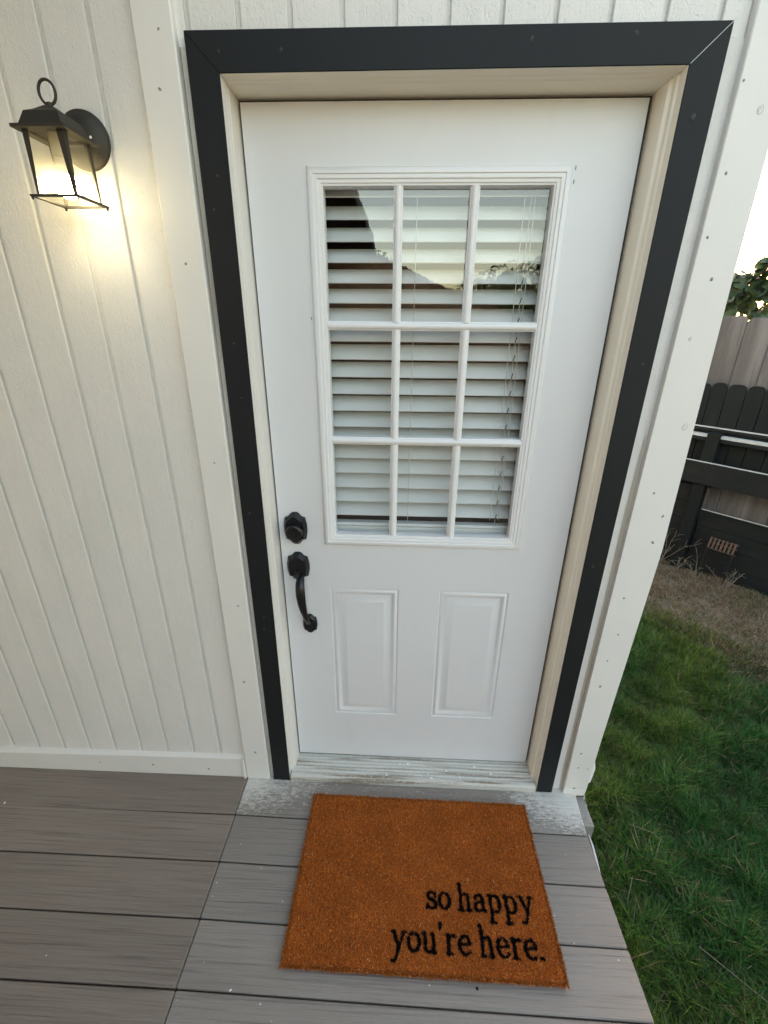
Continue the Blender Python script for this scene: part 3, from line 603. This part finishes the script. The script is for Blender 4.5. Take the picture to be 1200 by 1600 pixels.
def fibres(idx, name, dark=False, label=None):
    n = len(idx); x, y = fx[idx], fy[idx]; L = rng.uniform(.0035, .0065, n)*(1.2 if dark else 1)*(1 if dark else nearf[idx]); L = np.where(~dark & (rng.random(n) < .02), L*1.7, L)
    az = rng.uniform(0, 2*np.pi, n); tilt = np.abs(rng.normal(.75, .35, n)); wd = rng.uniform(.0006, .0015, n)*(1.7 if dark else 1)
    out = np.stack([np.sin(tilt)*np.cos(az), np.sin(tilt)*np.sin(az), np.cos(tilt)], 1)*L[:, None]
    rim = np.maximum(np.abs(x)/(MWd/2), 1-(MHt/2-np.abs(y))/(MWd/2)) > .985; o2 = np.stack([np.where(np.abs(x) > MWd/2-.006, np.sign(x), 0), np.where(np.abs(y) > MHt/2-.006, np.sign(y), 0), np.full(n, -.5)], 1)
    out = out+np.where(rim[:, None], o2*(L*rng.uniform(0, .9, n))[:, None], 0)
    pxw, pyw = mw(x, y); base = np.stack([pxw, pyw, np.full(n, MZT-.0045)], 1); side_ = np.stack([-np.sin(az), np.cos(az), np.zeros(n)], 1)*wd[:, None]
    a2 = az+rng.uniform(-.9, .9, n); side_ = np.stack([-np.sin(a2), np.cos(a2), np.zeros(n)], 1)*wd[:, None]
    V = np.stack([base-side_, base+side_, base+out*.95+side_*.5, base+out-side_*.3], 1).reshape(-1, 3); F = np.arange(4*n).reshape(n, 4)
    if dark: c = np.array([.006,.004,.004])*rng.uniform(.6, 1.7, (n, 1))
    else:
        patch = .5+.5*np.sin(x*23+np.sin(y*19)*2)*np.sin(y*27+x*9); q = np.clip(rng.normal(.5, .28, n)+.15*(patch-.5), 0, 1)[:, None]
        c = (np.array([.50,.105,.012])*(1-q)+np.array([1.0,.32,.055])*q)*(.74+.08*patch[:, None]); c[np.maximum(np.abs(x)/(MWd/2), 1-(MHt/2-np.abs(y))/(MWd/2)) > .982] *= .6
        lt = rng.random(n) < .035; c[lt] = (.70,.40,.19); lt = rng.random(n) < .10; c[lt] *= .45
    C = np.repeat(np.concatenate([c, np.ones((n, 1))], 1), 4, 0)
    return npmesh(name, V, F, m_fibre, mat_, C)
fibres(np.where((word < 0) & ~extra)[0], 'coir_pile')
for w in range(4):
    o = fibres(np.where(word == w)[0], 'lettering', True); o['label'] = 'dark brown printed word '+['so', 'happy', "you're", 'here.'][w]

# ================================================================ WALL LANTERN
LX, LY = -.775, -.168
lamp = thing('wall_lantern', 'lit dark bronze square glass lantern with a ring on top, on the white siding', 'wall lamp', (LX, LY, 1.80))
MB().lathe([(.0545,-.0755),(.0550,-.079),(.0535,-.084),(.0460,-.0875),(.0440,-.0900),(.030,-.0975),(.001,-.0990)], (-.7735, 0, 1.9485), 'y', 40).build('backplate', m_bronze, lamp, True)
MB().lathe([(.0001,-.0985),(.0035,-.0975),(.0050,-.094),(.0052,-.086)], (-.7485, 0, 1.949), 'y', 14).build('screw_cap', m_slat, lamp, True)
MB().tube([(-.7745,-.094,1.949),(-.7745,-.110,1.947),(-.775,-.128,1.944)], [.018,.016,.015], 14).build('arm', m_bronze, lamp, True)
def sq(b, z, hx, z2, hx2, cap0=True, cap1=True):
    b.add([(LX+sx*hx, LY+sy*hx, z) for sx, sy in ((-1,-1),(1,-1),(1,1),(-1,1))]+[(LX+sx*hx2, LY+sy*hx2, z2) for sx, sy in ((-1,-1),(1,-1),(1,1),(-1,1))], [(i, (i+1) % 4, 4+(i+1) % 4, 4+i) for i in range(4)]+([(0,1,2,3)] if cap0 else [])+([(4,5,6,7)] if cap1 else [])); return b
rf = MB(); sq(rf, 1.931, .0440, 1.957, .0335); sq(rf, 1.957, .0335, 1.963, .022); sq(rf, 1.963, .022, 1.974, .0075); rf.build('roof_cap', m_bronze, lamp)
def sqring(z0, z1, ho, hi, nm):
    b = MB(); b.box(LX-ho, LX+ho, LY-ho, LY-hi, z0, z1); b.box(LX-ho, LX+ho, LY+hi, LY+ho, z0, z1); b.box(LX-ho, LX-hi, LY-hi, LY+hi, z0, z1); b.box(LX+hi, LX+ho, LY-hi, LY+hi, z0, z1); return b.build(nm, m_bronze, lamp)
sqring(1.9255, 1.9310, .0530, .0375, 'top_rim'); sqring(1.8160, 1.8195, .0500, .0415, 'bottom_rim')
MB().lathe([(.0075,1.970),(.0055,1.976),(.0065,1.979),(.003,1.981)], (LX, LY, 0), 'z', 14).build('finial', m_bronze, lamp, True)
MB().tube([(LX+.0165*math.cos(a), LY, 1.996+.0195*math.sin(a)) for a in np.linspace(0, 2*math.pi, 29)[:-1]], .0026, 8, closed=True).build('ring', m_bronze, lamp, True)
for sx, sy in ((-1,-1),(1,-1),(1,1),(-1,1)):
    x, y = LX+sx*.0405, LY+sy*.0405
    b = MB(); b.add([(x-sx*.013,y,1.9255),(x,y,1.9255),(x,y-sy*.013,1.9255),(x-sx*.0015,y-sy*.0015,1.9255),(x-sx*.0045,y,1.8195),(x,y,1.8195),(x,y-sy*.0045,1.8195),(x-sx*.0015,y-sy*.0015,1.8195)], [(0,1,5,4),(1,2,6,5),(2,3,7,6),(3,0,4,7),(0,1,2,3),(4,5,6,7)])
    b.build('corner_bar', m_bronze, lamp)
    MB().lathe([(.0022,0),(.0026,-.004),(.0005,-.006)], (LX+sx*.0470, LY+sy*.0470, 1.8165), 'z', 8).build('foot', m_bronze, lamp)
e = .0395
for sx, sy in ((0,-1),(1,0),(0,1),(-1,0)):
    if sx == 0: P = [(LX-e+.001, LY+sy*e, 1.8198),(LX+e-.001, LY+sy*e, 1.8198),(LX+e-.001, LY+sy*e, 1.9252),(LX-e+.001, LY+sy*e, 1.9252)]
    else: P = [(LX+sx*e, LY-e+.001, 1.8198),(LX+sx*e, LY+e-.001, 1.8198),(LX+sx*e, LY+e-.001, 1.9252),(LX+sx*e, LY-e+.001, 1.9252)]
    MB().add(P, [(0,1,2,3)]).build('glass_pane', m_lglass, lamp)
MB().lathe([(.0155,1.931),(.0155,1.893),(.0140,1.892)], (LX, LY, 0), 'z', 22).build('socket', m_socket, lamp, True)
MB().lathe([(.0135,1.8915),(.0150,1.884),(.0215,1.872),(.0262,1.8615),(.0262,1.8605)], (LX, LY, 0), 'z', 28).build('bulb_collar', m_socket, lamp, True)
pf = [(.0258,1.8603),(.0280,1.855),(.0285,1.848),(.0250,1.836),(.018,1.827),(.008,1.8225),(.0003,1.8218)]
MB().lathe(pf, (LX, LY, 0), 'z', 28).build('bulb', m_bulb, lamp, 'all')

# ================================================================ FENCES
def fthing(name, label, cat): return thing(name, label, cat, (FA.x, FA.y, -.55), rotz=FROT)
def fl_build(mb, name, mat, par):        # mesh in fence-local coordinates (s, off, z world)
    me = bpy.data.meshes.new(name); me.from_pydata([(x, y, z+.55) for x, y, z in mb.v], [], mb.f)
    mats = mat if isinstance(mat, list) else [mat]
    for m in mats: me.materials.append(m)
    if len(mats) > 1: me.polygons.foreach_set('material_index', mb.m)
    o = bpy.data.objects.new(name, me); COL.objects.link(o); o.parent = par; return o
def picket(s0, s1, z0, z1, y0, y1, ear, round_=True):
    w = s1-s0
    if round_: top = [(s0, z1-ear*1.1), (s0+ear*.25, z1-ear*.45), (s0+ear*.8, z1-ear*.05), (s0+w*.5, z1+.002), (s1-ear*.8, z1-ear*.05), (s1-ear*.25, z1-ear*.45), (s1, z1-ear*1.1)]
    else: top = [(s0, z1-ear), (s0+ear, z1), (s1-ear, z1), (s1, z1-ear)]
    return MB().prism([(s0, z0), (s1, z0)][::1]+top[::-1], y0, y1, .0015 if round_ else .0045)
fd = fthing('dark_fence', 'charcoal painted wooden fence with rounded picket tops and horizontal rails', 'fence')
bounds = [-.025-.135*i for i in range(14, 0, -1)]+[-.025, .096, .233, .358]+[.358+.135*i for i in range(1, 26)]
for a, b in zip(bounds[:-1], bounds[1:]):
    z0 = .33 if a > .09 else -.56
    fl_build(picket(a+.003, b-.003, z0, 1.172+.018*(a)+random.uniform(-.006,.006), random.uniform(-.002,.003), .018, .035), 'picket', m_fence_dark, fd)
S0, S1 = -1.9, 3.7
def capped(s0, s1, y0, y1, z0, z1, nm='rail', top=.004):
    b = MB(); b.cbox(s0, s1, y0, y1, z0, z1-top, .002, 0); b.box(s0+.001, s1-.001, y0+.001, y1-.001, z1-top+.0003, z1, 1); return fl_build(b, nm, [m_fence_rail, m_fence_top], fd)  # thin pale slab on top carries the sky light as colour
capped(S0, S1, -.020, -.0025, .770, .806, top=.010)
posts = [.078, .078+1.9, .078-1.9]
for i, p in enumerate(posts): fl_build(MB().cbox(p, p+.095, -.110, -.022, -.56, .768, .003), 'post', m_fence_dark, fd)
for a, b in ((S0+.1, posts[0]-.002), (posts[0]+.097, posts[1]-.002), (posts[1]+.097, S1)):
    capped(a, b, -.085, -.022, .690, .745, top=.022)
capped(S0, S1, -.138, -.112, .315, .515, 'lower_rail', top=.005)
for k in range(5):
    z1 = .262-k*.165
    fl_build(MB().cbox(S0, .06, -.045, -.022, z1-.160, z1, .002), 'low_board', m_fence_rail, fd)
for a, b in ((.205, 1.95), (2.1, 3.6)):
    for k in range(4): fl_build(MB().cbox(a-.02, b, -.045-.004*(k == 0), -.022, .065-.158*(k+1)+.004, .065-.158*k, .002), 'low_board', m_fence_rail, fd)
    capped(a-.02, b, -.060, -.046, .048, .070, 'opening_sill', top=.006)
    fl_build(MB().cbox(a-.022, a-.004, -.050, -.022, .071, .268, .001), 'opening_stile', m_fence_brown, fd)
fg = fthing('grey_fence', 'weathered bare grey picket fence standing taller behind the charcoal fence', 'fence')
gb = [-.13-.19*i for i in range(10, 0, -1)]+[-.13+.19*i for i in range(20)]
for i, a in enumerate(gb):
    fl_build(picket(a+.0009, a+.1891, -.56, 1.70+random.uniform(-.012,.012), .115+random.uniform(-.003,.003), .135, .026, False), 'picket', m_fence_grey, fg)
fl_build(MB().cbox(S0, S1, .136, .17, 1.15, 1.24, .003), 'rail', m_fence_grey, fg); fl_build(MB().cbox(S0, S1, .136, .17, .0, .09, .003), 'rail', m_fence_grey, fg)
# small brown slatted grate leaning at the foot of the fence
gt_ = thing('wooden_grate', 'small reddish brown slatted wooden grate leaning at the foot of the charcoal fence', 'grate', (FA.x+FD.x*.44-FN.x*.16, FA.y+FD.y*.44-FN.y*.16, -.30), rotz=FROT)
for k in range(7):
    b = MB().cbox(-.105+.031*k, -.105+.031*k+.017, -.006, .006, .06, .165, .001); o = b.build('slat', m_rust, None); o.parent = gt_; o.rotation_euler = (-.35, 0, 0)
for zq in (.062, .115, .155):
    b = MB().cbox(-.108, .108, .0065, .016, zq-.006, zq+.006, .001); o = b.build('crosspiece', m_rust, None); o.parent = gt_; o.rotation_euler = (-.35, 0, 0)
b = MB().tube([(-.10,.0,-.28),(-.10,.01,.07)], .005, 6).tube([(.10,.0,-.28),(.10,.01,.07)], .005, 6); o = b.build('stake', m_gap, None); o.parent = gt_
# dead weeds
def fpt(s, off, z): p = FA+FD*s+FN*off; return Vector((p.x, p.y, z))
def weed(s, off, hgt, nst, label, seed):
    rr = random.Random(seed); base = fpt(s, off, -.56); w = thing('dead_weed', label, 'weed', tuple(base), 'dead weeds along the fence foot')
    for k in range(nst):
        ang = rr.uniform(0, 6.28); ln = hgt*rr.uniform(.5, 1); p = base+Vector((rr.uniform(-.02,.02), rr.uniform(-.02,.02), 0)); pts = [p.copy()]; dr = Vector((math.cos(ang)*.35, math.sin(ang)*.35, 1)).normalized()
        for q in range(6):
            dr = (dr+Vector((rr.uniform(-.25,.25), rr.uniform(-.25,.25), rr.uniform(-.3,.1)))).normalized(); p = p+dr*ln/6; pts.append(p.copy())
        b = MB().tube([tuple(q) for q in pts], [.0032-.0003*i for i in range(7)], 5)
        for q in (3, 4, 5):
            a = pts[q]; c = a+Vector((rr.uniform(-1,1), rr.uniform(-1,1), rr.uniform(0,1))).normalized()*ln*.22; b.tube([tuple(a), tuple((a+c)/2+Vector((0,0,.01))), tuple(c)], [.0016,.0012,.0008], 4)
        b.build('stem', m_weed, w)
weed(.00, -.16, .52, 7, 'tall tangled dead weed beside the white corner board', 1)
weed(.17, -.20, .24, 5, 'short dead weed left of the brown grate', 2)
weed(.56, -.22, .30, 6, 'bushy dead weed right of the brown grate', 3)
weed(.33, -.24, .34, 4, 'arching dead weed stems directly in front of the brown grate', 4)
# shrub behind the fence
sh = thing('shrub', 'broad leaved green shrub rising behind the weathered grey fence', 'shrub', tuple(fpt(.4, .5, -.56)))
lf = MB(); cup = []
for r_, hgt in ((0, 0), (.5, .006), (1, .0)):
    if r_ == 0: lf.v.append((0, 0, -.008))
    else:
        for k in range(10):
            a = 2*math.pi*k/10; lf.v.append((r_*.050*math.cos(a)*(1.12 if k == 0 else 1), r_*.043*math.sin(a), -.008*(1-r_)+.010*r_*r_*abs(math.sin(a))-.014*r_*r_*abs(math.cos(a))))
lf.f += [(0, 1+k, 1+(k+1) % 10) for k in range(10)]+[(1+k, 11+k, 11+(k+1) % 10, 1+(k+1) % 10) for k in range(10)]; lf.m += [0]*20
leaf0 = None; rr = random.Random(11); cnt = 0
for k in range(300):
    s = rr.uniform(-.30, .34); off = rr.uniform(.34, .60)
    topz = 1.95+.9*max(0, min(1, (s+.27)/.55))**.8*.48+.05*math.sin(s*17)+.12*max(0, s-.3)
    z = topz-abs(rr.gauss(0, .13)) if k % 3 == 0 else rr.uniform(1.66, topz)
    if z < 1.4: continue
    p = fpt(s, off, z)-sh.matrix_world.translation
    if leaf0 is None: leaf0 = lf.build('leaf', m_leaf, sh, 'all', origin=(0,0,0)); o = leaf0
    else: o = leaf0.copy(); COL.objects.link(o); o.parent = sh
    o.location = p; o.rotation_euler = (rr.gauss(.9, .45), rr.gauss(0, .5), rr.uniform(-2.6, .4)); q = rr.uniform(.8, 1.3); o.scale = (q, q, q)
for k in range(9):
    s = -.15+k*.17; a = fpt(.4, .5, -.56); c = fpt(s, .5+rr.uniform(-.1,.1), 1.6+rr.uniform(0,.3)+.15*min(1,max(0,s+.2)*2)); md = (a+c)/2+Vector((rr.uniform(-.1,.1), rr.uniform(-.1,.1), .3))
    MB().tube([tuple(a), tuple(md), tuple(c)], [.014,.009,.004], 6).build('stem', m_bark, sh)
for s, z, l in ((-.20,1.99,.07),(-.10,2.06,.10),(-.06,2.12,.13),(.03,2.2,.15),(-.24,1.92,.05),(.15,2.28,.14)):
    b = MB(); p = fpt(s, .5, z-.06); q = p+Vector((-.01, 0, l)); b.tube([tuple(p), tuple(q)], [.005,.003], 6)
    for j in range(7):
        a = j*.9; e_ = q+Vector((math.cos(a)*.026, math.sin(a)*.026, .006+.014*(j % 3))); b.tube([tuple(q-Vector((0,0,.01*(j % 3)))), tuple(e_)], [.0018,.003], 5)
    b.build('flower_stalk', m_bark, sh)

# ================================================================ GRASS
def nrand(x, y, s):
    return np.sin(x*s+1.3*np.sin(y*s*.7+2))*np.sin(y*s*1.1+1.7*np.sin(x*s*.6))
def grassfield(name, N, region, cols, hrange, seed, wd=(.0014,.0028), bend=.8):
    r = np.random.default_rng(seed); x = r.uniform(region[0], region[1], N*2); y = r.uniform(region[2], region[3], N*2)
    dist = (x-FA.x)*FN.x+(y-FA.y)*FN.y
    ok = (dist < -.03) & ((x > .66) | ((y < -.1) & (x > .62)))
    dens = np.clip((-dist-.9)/.9+.25*nrand(x, y, 3.1), 0.0, 1)          # thins out towards the fence
    return r, x, y, dist, ok, dens
r, x, y, dist, ok, dens = grassfield('grass', 290000, (.6, 3.9, -1.6, 3.3), None, None, 3)
keep = ok & (r.random(len(x)) < np.clip(dens+.42, 0, 1))
x, y, dist, dens = x[keep], y[keep], dist[keep], dens[keep]
clump = nrand(x, y, 9.0)*.5+nrand(x+3, y-1, 21.0)*.5
n = len(x); L = r.uniform(.05, .125, n)*(.85+.6*clump)*(.45+.65*np.clip(dens*1.3, 0, 1)); L = np.clip(L, .015, .19)
az = r.uniform(0, 2*np.pi, n)+1.2*nrand(x, y, 5.0); lean = np.clip(r.normal(.75, .35, n), .1, 1.45); wd = r.uniform(.0013, .0026, n)
base = np.stack([x, y, gz(x, y)-.006], 1); dirv = np.stack([np.cos(az), np.sin(az)], 1)
p1 = base.copy(); p1[:, :2] += dirv*(L*.30*np.sin(lean*.5))[:, None]; p1[:, 2] += L*.45*np.cos(lean*.5)
p2 = p1.copy(); p2[:, :2] += dirv*(L*.55*np.sin(np.minimum(lean*1.35, 1.7)))[:, None]; p2[:, 2] += L*.5*np.cos(np.minimum(lean*1.35, 1.7))
sd_ = np.stack([-np.sin(az), np.cos(az), np.zeros(n)], 1)*wd[:, None]
V = np.stack([base-sd_, base+sd_, p1+sd_*.85, p1-sd_*.85, p2+sd_*.12, p2-sd_*.12], 1).reshape(-1, 3)
F = (np.arange(n)[:, None, None]*6+np.array([[0,1,2,3],[3,2,4,5]])[None]).reshape(-1, 4)
g1 = np.array([.030,.120,.020]); g2 = np.array([.115,.185,.018]); dry = np.array([.33,.27,.17]); brn = np.array([.17,.10,.05])
q = np.clip(.5+.9*nrand(x, y, 2.4)+r.normal(0, .2, n), 0, 1)[:, None]
c = (g1*(1-q)+g2*q)*.84; c *= r.uniform(.35, 1.75, (n, 1))*(1+.35*clump[:, None])
pd = np.clip(1.05-dens*1.5+.35*nrand(x, y, 4.3), 0, 1)*.95+.05
isd = r.random(n) < pd; m2 = r.random(n) < .35; c[isd & ~m2] = dry; c[isd & m2] = brn
c[isd] *= r.uniform(.5, 1.25, (isd.sum(), 1))
C = np.repeat(np.concatenate([c, np.ones((n, 1))], 1), 6, 0)
gobj = npmesh('grass', V, F, m_grass, None, C); tag(gobj, 'dark green lawn fading to dry straw towards the fence', 'grass')
# clods and small stones on the bare strip by the fence
r = np.random.default_rng(9); n = 4200; x = r.uniform(1.2, 3.9, n); y = r.uniform(.2, 3.2, n); dist = (x-FA.x)*FN.x+(y-FA.y)*FN.y; k = (dist < -.03) & (dist > -1.5); x, y = x[k], y[k]; n = len(x)
oc_ = np.array([[1,0,0],[-1,0,0],[0,1,0],[0,-1,0],[0,0,1],[0,0,-1]], float); sz = r.uniform(.004, .013, (n, 1, 1))*r.uniform(.6, 1.4, (n, 6, 1))
V = (oc_[None]*sz*np.array([1, 1, .6])+np.stack([x, y, gz(x, y)+.002], 1)[:, None]).reshape(-1, 3)
F = (np.arange(n)[:, None, None]*6+np.array([[0,2,4],[2,1,4],[1,3,4],[3,0,4],[2,0,5],[1,2,5],[3,1,5],[0,3,5]])[None]).reshape(-1, 3)
cc = np.array([.24,.20,.155])*r.uniform(.3, 1.6, (n, 1)); tag(npmesh('gravel', V, F, m_fibre, None, np.repeat(np.concatenate([cc, np.ones((n, 1))], 1), 6, 0)), 'dry clods and small stones on the bare soil by the charcoal fence', 'gravel')
# fallen straw lying on the lawn
r = np.random.default_rng(5); n = 5200; x = r.uniform(.66, 3.4, n); y = r.uniform(-1.2, 3.0, n); dist = (x-FA.x)*FN.x+(y-FA.y)*FN.y; k = (dist < -.05) & (r.random(n) < np.where(dist > -1.5, 1, .16)); x, y = x[k], y[k]; n = len(x)
az = r.uniform(0, 2*np.pi, n); L = r.uniform(.02, .07, n); d2 = np.stack([np.cos(az), np.sin(az), r.normal(0, .12, n)], 1)*L[:, None]; sd_ = np.stack([-np.sin(az), np.cos(az), np.zeros(n)], 1)*.0012
b0 = np.stack([x, y, gz(x, y)+r.uniform(.0, .035, n)], 1); V = np.stack([b0-sd_, b0+sd_, b0+d2+sd_, b0+d2-sd_], 1).reshape(-1, 3)
cc = np.array([.30,.26,.18])*r.uniform(.5, 1.3, (n, 1)); so = npmesh('straw', V, np.arange(4*n).reshape(n, 4), m_grass, None, np.repeat(np.concatenate([cc, np.ones((n, 1))], 1), 4, 0)); tag(so, 'scattered dry straw and clippings lying over the lawn', 'straw')
# long arching blades beside the landing
tf = thing('grass_tuft', 'long pale grass blades arching beside the landing edge', 'grass tuft', (.80, -.30, -.55)); rr = random.Random(4)
for k in range(11):
    a = rr.uniform(-1.4, 1.2); l = rr.uniform(.12, .26); p0 = Vector((.80+rr.uniform(-.05,.05), -.30+rr.uniform(-.1,.1), -.56)); pts = []
    for j in range(7):
        t = j/6; pts.append((p0.x+math.cos(a)*l*t*.9, p0.y+math.sin(a)*l*t*.9, p0.z+l*(1.15*t-.95*t*t)))
    MB().tube(pts, [.0022,.0022,.002,.0018,.0014,.001,.0004], 4, flat=.3).build('blade', m_treeleaf if k % 3 else m_weed, tf)
for q_, (s1, s2) in enumerate((((1.05,-.33,-.48),(1.30,-.62,-.49)), ((1.0,.10,-.49),(1.12,.02,-.485)))):
    o = MB().tube([s1, ((s1[0]+s2[0])/2+.02, (s1[1]+s2[1])/2, (s1[2]+s2[2])/2+.01), s2], [.0018,.0016,.0008], 5).build('straw_stalk', m_weed, origin=s1); tag(o, ('long thin pale straw stalk lying on the grass near the picture corner', 'short thick straw bit lying on the grass beyond the deck edge')[q_], 'straw')

# ================================================================ BEHIND THE VIEWER (mirrored in the door glass)
nb = thing('neighbour_house', 'dark brown neighbouring house with sloping roof mirrored in the upper door glass', 'house', (-1, -8, -.55))
YN = -7.9
MB().box(-7, 2.6, YN-4, YN, -.56, 1.55).build('wall', m_wingwall, nb)
MB().prism([(-7, 1.55), (2.6, 1.55), (2.6, 1.62), (.46, 2.36), (-.67, 2.86), (-3.6, 4.3), (-7, 4.3)], YN+.25, YN-4.3, .004).build('roof', m_roofm, nb)
MB().prism([(2.6, 1.56), (2.6, 1.64), (.46, 2.38), (-.67, 2.88), (-3.6, 4.32), (-3.6, 4.24), (-.67, 2.80), (.46, 2.30)], YN+.27, YN+.255, .001).build('barge_board', m_wingwall, nb)
# wing of this house on the left: roof edge running out over the deck, its wall beyond
MB().box(-4.5, -.60, -7.7, -.02, 2.86, 2.90).build('soffit', m_wingwall, house)
MB().cbox(-.62, -.596, -7.7, .3, 2.80, 2.94, .002).build('eave_board', m_black, house)
MB().prism([(-4.5, 2.905), (-.60, 2.905), (-2.6, 3.6), (-4.5, 3.6)], -7.7, -.02, 0).build('roof', m_roofm, house)
MB().box(-3.1, -3.0, -7.5, -.1, -.5, 2.86).build('wing_wall', m_siding, house)

def tree(x, y, hgt, rad, label, seed, n=2600):
    rr = np.random.default_rng(seed); t = thing('garden_tree', label, 'tree', (x, y, -.55), 'trees mirrored in the glass')
    MB().tube([(x,y,-.56),(x+.05,y,hgt*.35),(x,y+.1,hgt*.75)], [rad*.09,rad*.06,rad*.02], 8).build('trunk', m_bark, t)
    cl = rr.normal(0, 1, (26, 3)); cl /= np.linalg.norm(cl, axis=1)[:, None]; cl *= rr.uniform(.2, .8, (26, 1)); cl = cl*[rad, rad, rad*.75]+[x, y, hgt-rad*.6]
    p = cl[rr.integers(0, 26, n)]+rr.normal(0, rad*.16, (n, 3)); a = rr.normal(0, 1, (n, 3)); a /= np.linalg.norm(a, axis=1)[:, None]; b = np.cross(a, rr.normal(0, 1, (n, 3))); b /= np.linalg.norm(b, axis=1)[:, None]; s = rad*.06
    V = np.stack([p-a*s, p+b*s*.5, p+a*s, p-b*s*.5], 1).reshape(-1, 3)
    o = npmesh('crown', V, np.arange(4*n).reshape(n, 4), m_treeleaf, t, None)
tree(2.2, -13, 3.0, 1.3, 'small round garden tree mirrored left of centre', 1); tree(3.6, -14, 3.1, 1.6, 'wider garden tree mirrored right of centre', 2); tree(6.3, -12, 3.2, 1.6, 'leafy tree at the far right of the mirrored garden', 3); tree(-1.5, -16, 3.6, 2.0, 'broad tree behind the neighbouring house', 4)
pm = thing('palm_tree', 'feathery palm mirrored in the right hand door panes', 'palm', (2.6, -8.2, -.55))
MB().tube([(2.6,-7.4,-.56),(2.62,-7.4,1.0),(2.6,-7.4,2.3)], [.16,.12,.10], 10).build('trunk', m_bark, pm); rr = random.Random(2)
for k in range(20):
    a = k*2.4; el = rr.uniform(.1, 1.2); b = MB(); pts = []
    for j in range(9):
        t = j/8*1.5; pts.append(Vector((2.6+math.cos(a)*math.cos(el)*t, -7.4+math.sin(a)*math.cos(el)*t, 2.3+math.sin(el)*t-.45*t*t)))
    b.tube([tuple(p) for p in pts], [.012-.001*j for j in range(9)], 4)
    for j in range(1, 9):
        d = (pts[j]-pts[j-1]).normalized(); sd3 = d.cross(Vector((0,0,1))).normalized()
        for sgn in (-1, 1):
            for hlf in (0, .5):
                p = pts[j]-d*.09*hlf*2; e_ = p+sd3*sgn*.30+d*.16-Vector((0,0,.14)); b.add([tuple(p), tuple(p+d*.028), tuple(e_)], [(0,1,2)])
    b.build('frond', m_treeleaf, pm)
gf = thing('garden_fence', 'plain grey board fence at the far side of the garden mirrored in the glass', 'fence', (3, -9.5, -.55)); pk = None
for i in range(45):
    x = 2.75+i*.2
    if pk is None: pk = MB().cbox(-.095, .095, -.01, .01, 0, 1.75, .004).build('board', m_fence_grey, gf, origin=(0,0,0)); o = pk
    else: o = pk.copy(); COL.objects.link(o); o.parent = gf
    o.location = Vector((x, -9.6, -.56))-gf.matrix_world.translation
